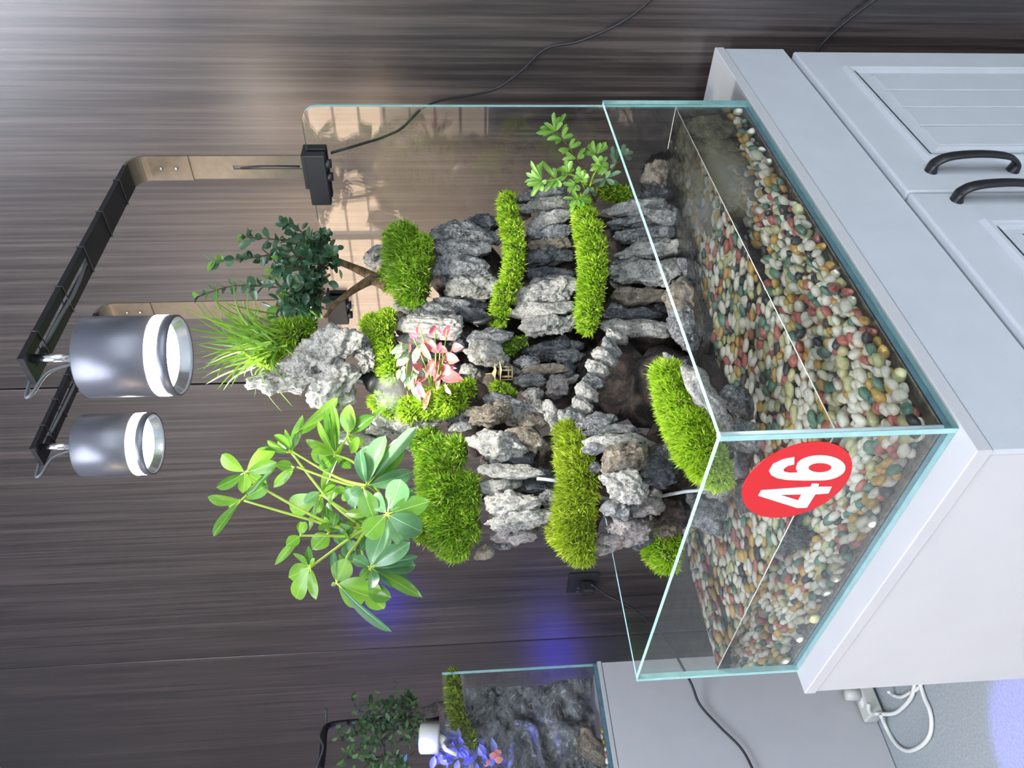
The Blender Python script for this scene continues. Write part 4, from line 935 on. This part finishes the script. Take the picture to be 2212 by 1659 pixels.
# ------------------------------------------------------------------ clip-on lamps
def make_lamp(label, cx_, cy_, ztop, zarm, ypost, zpost_bottom, power, flip=1):
    L = empty('clip_lamp', (TW-.003, ypost, T+.57), label, 'lamp', 'clip-on lamps on the tall pane')
    y0, y1 = ypost-.017, ypost+.017; xp = TW-.010
    # clamp straddling the pane
    cl = from_bm('clamp', box_bm(TW-G-.014, TW-G-.0003, ypost-.020, ypost+.056*flip if flip > 0 else ypost+.030, T+.575, T+.602, .001, 1,
                 bm=box_bm(TW+.0003, TW+.014, ypost-.020, ypost+.056*flip if flip > 0 else ypost+.030, T+.575, T+.602, .001, 1)), MT['blackplastic'], L)
    box('clamp_bridge', TW-G-.014, TW+.014, ypost-.020, ypost+.030, T+.6005, T+.607, MT['blackplastic'], L, bev=.001)
    for dy in (-.006, .014):
        V, Fc = tube_geo([Vector((TW-G-.008, ypost+dy, T+.575)), Vector((TW-G-.008, ypost+dy, T+.568))], .006, 10); mk('knob', V, Fc, MT['blackplastic'], L)
    # slotted post
    zt = zarm-.004; zs0, zs1 = T+.607, T+.70
    bm = bmesh.new()
    for (a, b, c_, d_) in ((y0, ypost-.003, zs0, zs1), (ypost+.003, y1, zs0, zs1), (y0, y1, zs1, zt-.02)): box_bm(xp-.0025, xp, a, b, c_, d_, bm=bm)
    from_bm('post', bm, MT['litmetal'], L)
    tube('cable', [Vector((xp-.003, ypost+.001, T+.69)), Vector((xp-.001, ypost-.001, T+.66)), Vector((xp+.001, ypost+.001, T+.612))], .0016, MT['cable'], L, sides=6)
    # bent bracket and arm
    path = [(xp-.003, zarm-.075), (xp-.003, zarm-.05), (xp-.003, zarm-.022)]
    for k_ in range(1, 9): a = math.radians(k_*90/8); path.append((xp-.003-.022*(1-math.cos(a)), zarm-.022+.022*math.sin(a)))
    V = []; Fc = []; n_ = len(path)
    for i, (x, z) in enumerate(path):
        tx = path[min(i+1, n_-1)][0]-path[max(i-1, 0)][0]; tz = path[min(i+1, n_-1)][1]-path[max(i-1, 0)][1]; l_ = math.hypot(tx, tz); nx, nz = -tz/l_*.0015, tx/l_*.0015
        for (yy, s_) in ((y0-.001, 1), (y1+.001, 1), (y1+.001, -1), (y0-.001, -1)): V.append((x+nx*s_, yy, z+nz*s_))
    for i in range(n_-1):
        for k_ in range(4): Fc.append([i*4+k_, i*4+(k_+1) % 4, (i+1)*4+(k_+1) % 4, (i+1)*4+k_])
    Fc += [[3, 2, 1, 0], [n_*4-4, n_*4-3, n_*4-2, n_*4-1]]
    br = mk('bracket', V, Fc, MT['litmetal'], L, smooth=False)
    for zz in (zarm-.036, zarm-.056): mk('screw', *tube_geo([Vector((xp-.0045, ypost, zz)), Vector((xp-.0068, ypost, zz))], [.003, .002], 10), MT['steel'], br)
    xa = xp-.024; xe = cx_-.012; xm = cx_+.17
    bm = box_bm(xm, xa, y0, y1, zarm-.003, zarm+.003)
    box_bm(xe+.012, xm, y0, ypost-.006, zarm-.003, zarm+.003, bm=bm); box_bm(xe+.012, xm, ypost+.006, y1, zarm-.003, zarm+.003, bm=bm); box_bm(xe, xe+.012, y0, y1, zarm-.003, zarm+.003, bm=bm)
    from_bm('arm', bm, MT['black'], L)
    n_t = 5
    for i in range(n_t):
        x = xa-.04-(xa-xe-.08)*i/(n_t-1)
        mk('cable_tie', *tube_geo([Vector((x, y0-.001, zarm+.0038)), Vector((x, y1+.001, zarm+.0038)), Vector((x, y1+.001, zarm-.0038)), Vector((x, y0-.001, zarm-.0038)), Vector((x, y0-.001, zarm+.0038))], .0009, 6), MT['blackplastic'], L)
    tube('cable', [Vector((xa+.005, ypost+.004, zarm+.004)), Vector((xa-.08, ypost-.006, zarm+.006)), Vector((xm-.03, ypost+.003, zarm-.003)), Vector((cx_+.06, ypost-.002, zarm-.006)), Vector((cx_+.02, ypost+.012, zarm+.004)), Vector((xe-.012, ypost+.02, zarm+.004)), Vector((xe-.016, ypost+.014, zarm-.006)), Vector((cx_-.006, ypost+.006, zarm-.018)), Vector((cx_+.002, cy_+.004, ztop-.002))], .0019, MT['greycable'], L, sides=7)
    # pivot pin
    mk('pin', *tube_geo([Vector((cx_, cy_, zarm-.004)), Vector((cx_, cy_, zarm-.004-(zarm-ztop)*.72))], .0048, 16), MT['steel'], L)
    mk('pin', *tube_geo([Vector((cx_, cy_, zarm-.006-(zarm-ztop)*.72)), Vector((cx_, cy_, ztop-.002))], .0026, 12), MT['steel'], L)
    # head
    r = .0408; h = .091; c = Vector((cx_, cy_, ztop-h))
    hd = lathe('head', [(0, h), (r-.004, h), (r, h-.003), (r, .0218), (r-.0006, .0212)], c, MT['blackpaint'], L, 64)
    lathe('light_ring', [(r-.002, .0212), (r+.0001, .0208), (r+.0001, .0100), (r-.002, .0096)], c, MT['ringglow'], hd, 64)
    lathe('lip', [(r-.0006, .0096), (r, .0090), (r, .001), (r-.0012, 0), (r-.0024, .001), (r-.0024, .012)], c, MT['blackpaint'], hd, 64)
    lathe('reflector', [(r-.0024, .003), (r-.005, .009), (r-.0075, .013)], c, MT['steel'], hd, 64)
    lathe('led', [(r-.0075, .0125), (r-.018, .009), (0, .0065)], c, MT['ledglow'], hd, 48)
    l = bpy.data.lights.new('lamp beam', 'SPOT'); l.energy = power; l.spot_size = math.radians(112); l.spot_blend = .55; l.shadow_soft_size = .022; l.color = (1.0, .965, .88)
    lo = bpy.data.objects.new('lamp_beam', l); COL.objects.link(lo); lo.parent = hd; lo.matrix_parent_inverse = Matrix.Translation(-WLOC[hd.name]); lo.location = c+Vector((0, 0, -.001))
    return L
p1 = at(188, 772, .775); p2 = at(178, 963, 1.012)
make_lamp('nearer, larger looking dark cylinder lamp with glowing ring above the grass', p1.x, p1.y, p1.z, T+.831, p1.y+.006, T+.6, 12.0)
make_lamp('farther, smaller looking dark cylinder lamp with glowing ring above the umbrella plant', p2.x, p2.y, p2.z, T+.950, p2.y+.006, T+.6, 12.0, flip=-1)

# ------------------------------------------------------------------ cables on the wall
def wire(label, pts, r, mat, cat='cable', group=None):
    o = tube('cable', pts, r, MT[mat], None, sides=7, n=6); tag(o, label, cat, group); return o
wire('long black lamp cable running from the lamp clip across the wood wall', [onx(715, 330, .607), onx(750, 320, .61), onx(790, 308, .63), onx(830, 295, .65), onx(870, 275, .68), onx(905, 240, .71), onx(950, 217, .74), onx(1020, 205, .77), onx(1075, 190, .785), onx(1130, 150, .79), onx(1180, 105, .793), onx(1250, 90, .793), onx(1340, 50, .793), onx(1405, 0, .793), onx(1460, -60, .793), onx(1560, -160, .793)], .0019, 'cable')
wire('thin black cable on the wall behind the cabinet corner', [onx(1990, -70, .793), onx(1890, 0, .793), onx(1830, 45, .793), onx(1790, 80, .793), onx(1765, 112, .793), onx(1755, 150, .793), onx(1770, 250, .793)], .0022, 'cable')

# socket on the wall
sk = empty('wall_socket', (XW, 1.58, T+.04), 'black wall socket with a plugged in black plug', 'socket')
box('plate', XW-.008, XW, 1.525, 1.627, T-.004, T+.082, MT['blackplastic'], sk, bev=.002)
MT['sockhole'] = simple('socket contact', (.25, .26, .28), .3, metal=.8)
for (dy, dz) in ((.075, .05), (.095, .05), (.075, .03), (.095, .03)):
    box('contact', XW-.0092, XW-.0078, 1.525+dy-.004, 1.525+dy+.002, T+dz-.004, T+dz+.004, MT['sockhole'], sk)
plg = box('plug', XW-.045, XW-.009, 1.555, 1.59, T+.008, T+.045, MT['blackplastic'], sk, bev=.006, seg=3)
wire('black cable dropping from the wall plug past the tank onto the far cabinet', [onx(1277, 1262, XW-.04), onx(1310, 1285, .74), onx(1340, 1300, .72), onx(1380, 1325, .70), onx(1440, 1385, .66), ony(1490, 1470, 1.70), ony(1512, 1522, 1.735), ony(1555, 1570, 1.738), ony(1600, 1615, 1.738), ony(1625, 1659, 1.738), ony(1650, 1720, 1.738)], .0036, 'cable')

# ------------------------------------------------------------------ far cabinet with the second tank
YC = 1.749
c2 = empty('far_cabinet', (.22, 2.0, 0), 'plain white cabinet behind, carrying the grey rock tank', 'cabinet')
box('top_board', -.20, .632, YC, YC+.45, T-.012, T, MT['white'], c2, bev=.001, seg=1)
box('body', -.195, .628, YC+.002, YC+.448, .002, T-.0135, MT['white'], c2, bev=.001, seg=1)
t2 = empty('small_tank', (.2, YC+.2, T), 'glass tank with moulded grey rock backing on the far cabinet', 'fish tank')
x0, x1, ya, yb, zt = -.18, .628, YC+.008, YC+.40, T+.462
pane('front_pane', x0, x1, ya, ya+.005, T+e, zt, 1, t2); pane('side_pane', x1-.005, x1, ya+.006, yb-.006, T+e, zt, 0, t2); pane('rear_pane', x0, x1, yb-.005, yb, T+e, zt, 1, t2)
box('bottom_rail', x0, x1, ya-.002, ya+.0075, T+e, T+.012, MT['edgeblue'], t2)
MT['relief'] = rock_mat('grey moulded rock', ((.06, .063, .07), (.20, .205, .22), (.42, .425, .44)), patch=.60, white=(.70, .71, .73), scale=.22)
nx, nz = 90, 60; V = []; Fc = []
gx, gz = np.meshgrid(np.linspace(x0+.01, x1-.007, nx), np.linspace(T+.015, T+.395, nz))
Pn = np.stack([gx.ravel()*9, gz.ravel()*15, np.zeros(gx.size)], 1)
hgt = (1-np.abs(vnoise(Pn, 3)))*.05+vnoise(Pn*2.6, 4)*.018+vnoise(Pn*6, 5)*.007
V = np.stack([gx.ravel(), YC+.138-hgt, gz.ravel()], 1)
for j in range(nz-1):
    for i in range(nx-1): a = j*nx+i; Fc.append([a, a+1, a+nx+1, a+nx])
mk('rock_backing', V, Fc, MT['relief'], t2)
def dY(x, y, Y): return (Y-CAM[1])/ray(x, y)[1]
moss('dull olive moss along the top of the grey rock tank', [(x, y, r, dY(x, y, 1.788)) for (x, y, r) in ((980, 1462, 16), (982, 1485, 20), (984, 1510, 20), (988, 1535, 20), (995, 1558, 19), (1005, 1580, 18), (1018, 1600, 16))], 'moss_olive', seed=31, length=13, dens=.8)
fD = dY(1280, 1610, 1.783); fr_ = empty('far_rock', at(1300, 1610, fD), 'rough tan stone lying at the bottom of the far tank', 'stone')
rock(fr_, 1243, 1582, 1316, 1640, 50, fD, 'rk_tan', sub=4, name='stone')
for k_, (x, y) in enumerate(((1300, 1592), (1304, 1604), (1307, 1618), (1309, 1630), (1311, 1644), (1300, 1578))):
    o = inst('pebble', pmesh[(PEB[(0, 2, 0, 4, 0, 2)[k_]][0], k_)], Matrix.Translation(ony(x, y, 1.772)) @ Matrix.Scale(.009, 4)); tag(o, 'tiny pale pebble beside the tan stone in the far tank', 'pebble', 'pebbles in the far tank')
# bonsai tree standing in the far tank
def st_(cx, cy_, D): return ony(680+cx/3.3515, 1440+cy_/3.3515, 1.80+(D-1.76))
MT['bark2'] = rock_mat('grey bark', ((.06, .05, .045), (.16, .14, .125), (.28, .25, .23)), patch=.75, white=(.34, .32, .3))
MT['leaf2'] = leaf_mat('far tree leaf', (.03, .085, .03), (.09, .19, .06), .3, .45)
LF = [leaf_mesh('leaf', oval, MT['leaf2'], .15, .15, 4)]
bt = empty('bonsai_tree', st_(930, 320, 1.80), 'small leafy tree with grey trunk growing from the far tank', 'tree')
tube('trunk', [st_(960, 320, 1.80), st_(900, 305, 1.80), (st_(820, 330, 1.79)), st_(690, 340, 1.79)], [.028, .022, .018, .013], MT['bark2'], bt)
TB = [[(720, 335, 1.79), (560, 250, 1.80), (440, 260, 1.80), (330, 265, 1.80)], [(700, 340, 1.79), (620, 300, 1.78), (500, 350, 1.78), (420, 310, 1.78)], [(740, 360, 1.79), (600, 440, 1.76), (480, 470, 1.75), (300, 470, 1.74), (210, 520, 1.73)], [(600, 440, 1.76), (480, 540, 1.74), (350, 580, 1.73), (260, 640, 1.72)],
      [(690, 330, 1.79), (680, 250, 1.80), (620, 210, 1.80)], [(480, 540, 1.74), (500, 640, 1.73), (400, 680, 1.72), (350, 730, 1.72)], [(700, 400, 1.78), (720, 440, 1.77), (690, 520, 1.76)], [(720, 330, 1.79), (640, 400, 1.78), (560, 380, 1.78), (450, 400, 1.77)], [(480, 470, 1.75), (400, 440, 1.74), (330, 400, 1.74)], [(500, 640, 1.73), (600, 700, 1.72), (560, 760, 1.72)]]
for tb in TB:
    P = smooth_path([st_(*p) for p in tb], 6); tube('branch', [st_(*p) for p in tb], [.005, .002], MT['bark2'], bt, sides=6, n=4)
    for i in range(46):
        q = P[random.randrange(len(P)//4, len(P))]+rv(.016); d = rv(1).normalized(); ln = random.uniform(.016, .027)
        place_leaf(LF[0], q, q+d*ln, ln*.5, (TOCAM+rv(.5)).normalized(), bt)
# white lamp over the far tank and its neighbours
wl = empty('small_white_lamp', st_(830, 520, 1.70), 'small white rounded spotlight clipped over the far tank', 'lamp')
MT['whiteplastic'] = simple('white plastic', (.62, .62, .57), .4)
a_, b_ = st_(755, 520, 1.70), st_(905, 520, 1.70); ax = (b_-a_)
Vv, Ff = tube_geo([a_, a_+ax*.04, a_+ax*.12, a_+ax*.9, a_+ax*.97, b_], [.026, .035, .0395, .0395, .036, .028], 32); mk('housing', Vv, Ff, MT['whiteplastic'], wl)
mk('stalk', *tube_geo([b_, st_(950, 600, 1.69), st_(1030, 635, 1.69)], [.008, .0065, .0065], 8), MT['whiteplastic'], wl)
mk('hinge', *tube_geo([st_(900, 505, 1.695), st_(938, 540, 1.69)], .012, 10), MT['whiteplastic'], wl)
bs = empty('black_lamp_stand', ony(950, 1550, 1.90), 'black bent lamp stand with cable behind the far tree', 'lamp stand')
tube('post', [st_(900, 372, 1.86), st_(500, 388, 1.86), st_(250, 405, 1.85)], 0.0098, MT['black'], bs, n=3)
tube('arm', [st_(250, 405, 1.85), st_(110, 425, 1.84), st_(70, 470, 1.82), st_(60, 600, 1.78), st_(40, 760, 1.74)], 0.0098, MT['black'], bs, n=5)
tube('cable', [st_(82, 305, 1.84), st_(78, 420, 1.835), st_(35, 500, 1.81), st_(60, 590, 1.77), st_(10, 750, 1.74)], .0033, MT['greycable'], bs, n=5)
# blue-lit fronds in the far tank
fn = empty('blue_lit_fern', st_(1050, 640, 1.74), 'clump of fern fronds under blue light in the far tank', 'fern')
MT['fern'] = leaf_mat('blue lit fern frond', (.18, .20, .5), (.35, .36, .75), .3, .4); MT['coral'] = simple('coral pink leaf', (.70, .25, .20), .5)  # the lamp's blue is also put into the frond colour
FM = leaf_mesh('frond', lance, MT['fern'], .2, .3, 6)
for i in range(60):
    cx, cy_ = random.gauss(1060, 95), random.gauss(620, 80)
    if cx < 850 or cx > 1330: continue
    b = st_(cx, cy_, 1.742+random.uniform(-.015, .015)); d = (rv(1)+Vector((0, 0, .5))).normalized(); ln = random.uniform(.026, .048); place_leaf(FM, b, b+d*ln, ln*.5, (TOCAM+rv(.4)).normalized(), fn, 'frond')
CM = leaf_mesh('bud', oval, MT['coral'], .2, .3, 5)
for (x, y) in ((1290, 620), (1300, 670), (1210, 690), (1260, 640)): place_leaf(CM, st_(x, y, 1.735), st_(x+65, y+5, 1.735), .021, TOCAM, fn, 'bud')
bl = bpy.data.lights.new('blue aquarium lamp', 'SPOT'); bl.energy = 34; bl.color = (.05, .05, 1.0); bl.spot_size = math.radians(30); bl.spot_blend = .6; bl.shadow_soft_size = .02
blo = bpy.data.objects.new('blue_lamp_beam', bl); COL.objects.link(blo); blo.location = st_(500, 640, 1.60); tgt = st_(1010, 640, 1.742)
blo.rotation_euler = (tgt-blo.location).to_track_quat('-Z', 'Y').to_euler()

# power strip and white cables on the floor
ps = empty('power_strip', (.46, 1.67, 0), 'white power strip on the floor against the far cabinet', 'power strip')
pa = onz(1905, 1500, .03)
box('body', .40, .66, 1.685, 1.738, .008, .05, MT['whiteplastic'], ps, bev=.006, seg=3)
for xx in (.45, .52, .59): mk('socket', *tube_geo([Vector((xx, 1.71, .049)), Vector((xx, 1.71, .052))], .018, 20), MT['whitecable'], ps)
mk('plug', *tube_geo([Vector((.47, 1.705, .05)), Vector((.47, 1.705, .09))], [.02, .015], 16), MT['whiteplastic'], ps)
def s9(cx, cy_, Z=.008): return onz(1840+cx/5.946, 1440+cy_/5.946, Z)
wire('white flex looping round the end of the power strip', [s9(215, 480, .06), s9(225, 580, .05), s9(320, 605, .03), s9(540, 600, .012), s9(680, 500, .01), s9(770, 380, .01), s9(800, 270, .01), s9(830, 150, .01)], .0055, 'whitecable')
wire('white flex lying in a wide loop on the grey floor', [s9(370, 620, .03), s9(440, 780), s9(540, 960), s9(650, 1060), s9(760, 1080), s9(900, 1010), s9(1000, 880), s9(1025, 720), s9(1000, 560), s9(940, 420), s9(890, 270), s9(860, 120)], .0055, 'whitecable')
wire('short white flex behind the power strip cable', [s9(470, 320, .03), s9(540, 370), s9(640, 390), s9(740, 340), s9(850, 280), s9(900, 200)], .005, 'whitecable')

# hoses among the rocks
MT['hose'] = simple('milky plastic hose', (.40, .43, .43), .3)
o = tube('hose', [at(1160, 1034, .925), at(1190, 1037, .922), at(1220, 1044, .925), at(1300, 1075, .93), at(1400, 1075, .93), at(1478, 1062, .885), at(1515, 1058, .872), at(1560, 1046, .87)], .0022, MT['hose'], None, sides=8); tag(o, 'milky plastic hose threaded through the stones below the umbrella plant', 'hose')
o = tube('nozzle', [at(1024, 697, 1.02), at(1045, 694, 1.015), at(1064, 686, 1.02)], .0036, MT['blackplastic'], None, sides=10); tag(o, 'black nozzle stub beside the upper moss strip', 'nozzle')
# silt hanging in the water at the right end
def silt_mat():
    m, nt, out = new_mat('silt'); v = N(nt, 'ShaderNodeVolumeScatter'); v.inputs['Color'].default_value = (.80, .70, .40, 1)
    tc = N(nt, 'ShaderNodeTexCoord'); no = N(nt, 'ShaderNodeTexNoise'); no.inputs['Scale'].default_value = 2.5; no.inputs['Detail'].default_value = 3; nt.links.new(tc.outputs['Generated'], no.inputs['Vector'])
    gr = N(nt, 'ShaderNodeVectorMath', operation='SUBTRACT'); gr.inputs[1].default_value = (.5, .5, .5); nt.links.new(tc.outputs['Generated'], gr.inputs[0])
    ln = N(nt, 'ShaderNodeVectorMath', operation='LENGTH'); nt.links.new(gr.outputs[0], ln.inputs[0])
    fall = N(nt, 'ShaderNodeMapRange'); fall.inputs[1].default_value = .1; fall.inputs[2].default_value = .5; fall.inputs[3].default_value = 1; fall.inputs[4].default_value = 0; nt.links.new(ln.outputs['Value'], fall.inputs[0])
    mu = N(nt, 'ShaderNodeMath', operation='MULTIPLY'); nt.links.new(fall.outputs[0], mu.inputs[0]); nt.links.new(no.outputs[0], mu.inputs[1])
    m2 = N(nt, 'ShaderNodeMath', operation='MULTIPLY'); m2.inputs[1].default_value = 55; nt.links.new(mu.outputs[0], m2.inputs[0])
    nt.links.new(m2.outputs[0], v.inputs['Density']); nt.links.new(v.outputs[0], out.inputs['Volume']); return m
V, Fc = ICO[3]
so_ = mk('silt_cloud', np.array((.47, .075, T+.055))+V*np.array([.105, .055, .036]), Fc, silt_mat()); tag(so_, 'cloudy yellowish silt in the water around the algae covered stones', 'silt', kind='stuff')
# blue aquarium light spilling on the wall and the floor
def blue(loc, tgt, size, en, col=(.04, .03, 1.0), blend=.8):
    l = bpy.data.lights.new('blue aquarium lamp', 'SPOT'); l.energy = en; l.color = col; l.spot_size = math.radians(size); l.spot_blend = blend; l.shadow_soft_size = .02
    o = bpy.data.objects.new('blue_lamp_beam', l); COL.objects.link(o); o.location = loc; o.rotation_euler = (Vector(tgt)-Vector(loc)).to_track_quat('-Z', 'Y').to_euler()
def glow(loc, r, en):
    l = bpy.data.lights.new('blue aquarium lamp', 'POINT'); l.energy = en; l.color = (.05, .03, 1.0); l.shadow_soft_size = r
    o = bpy.data.objects.new('blue_lamp_glow', l); COL.objects.link(o); o.location = loc
glow((.35, 2.3, T+.70), .09, 1.8)
glow((.35, 2.90, T-.03), .10, 1.9)
blue((-.5, 1.35, 1.9), onz(2275, 1640, 0), 11, 170, (.25, .2, 1.0), .2)
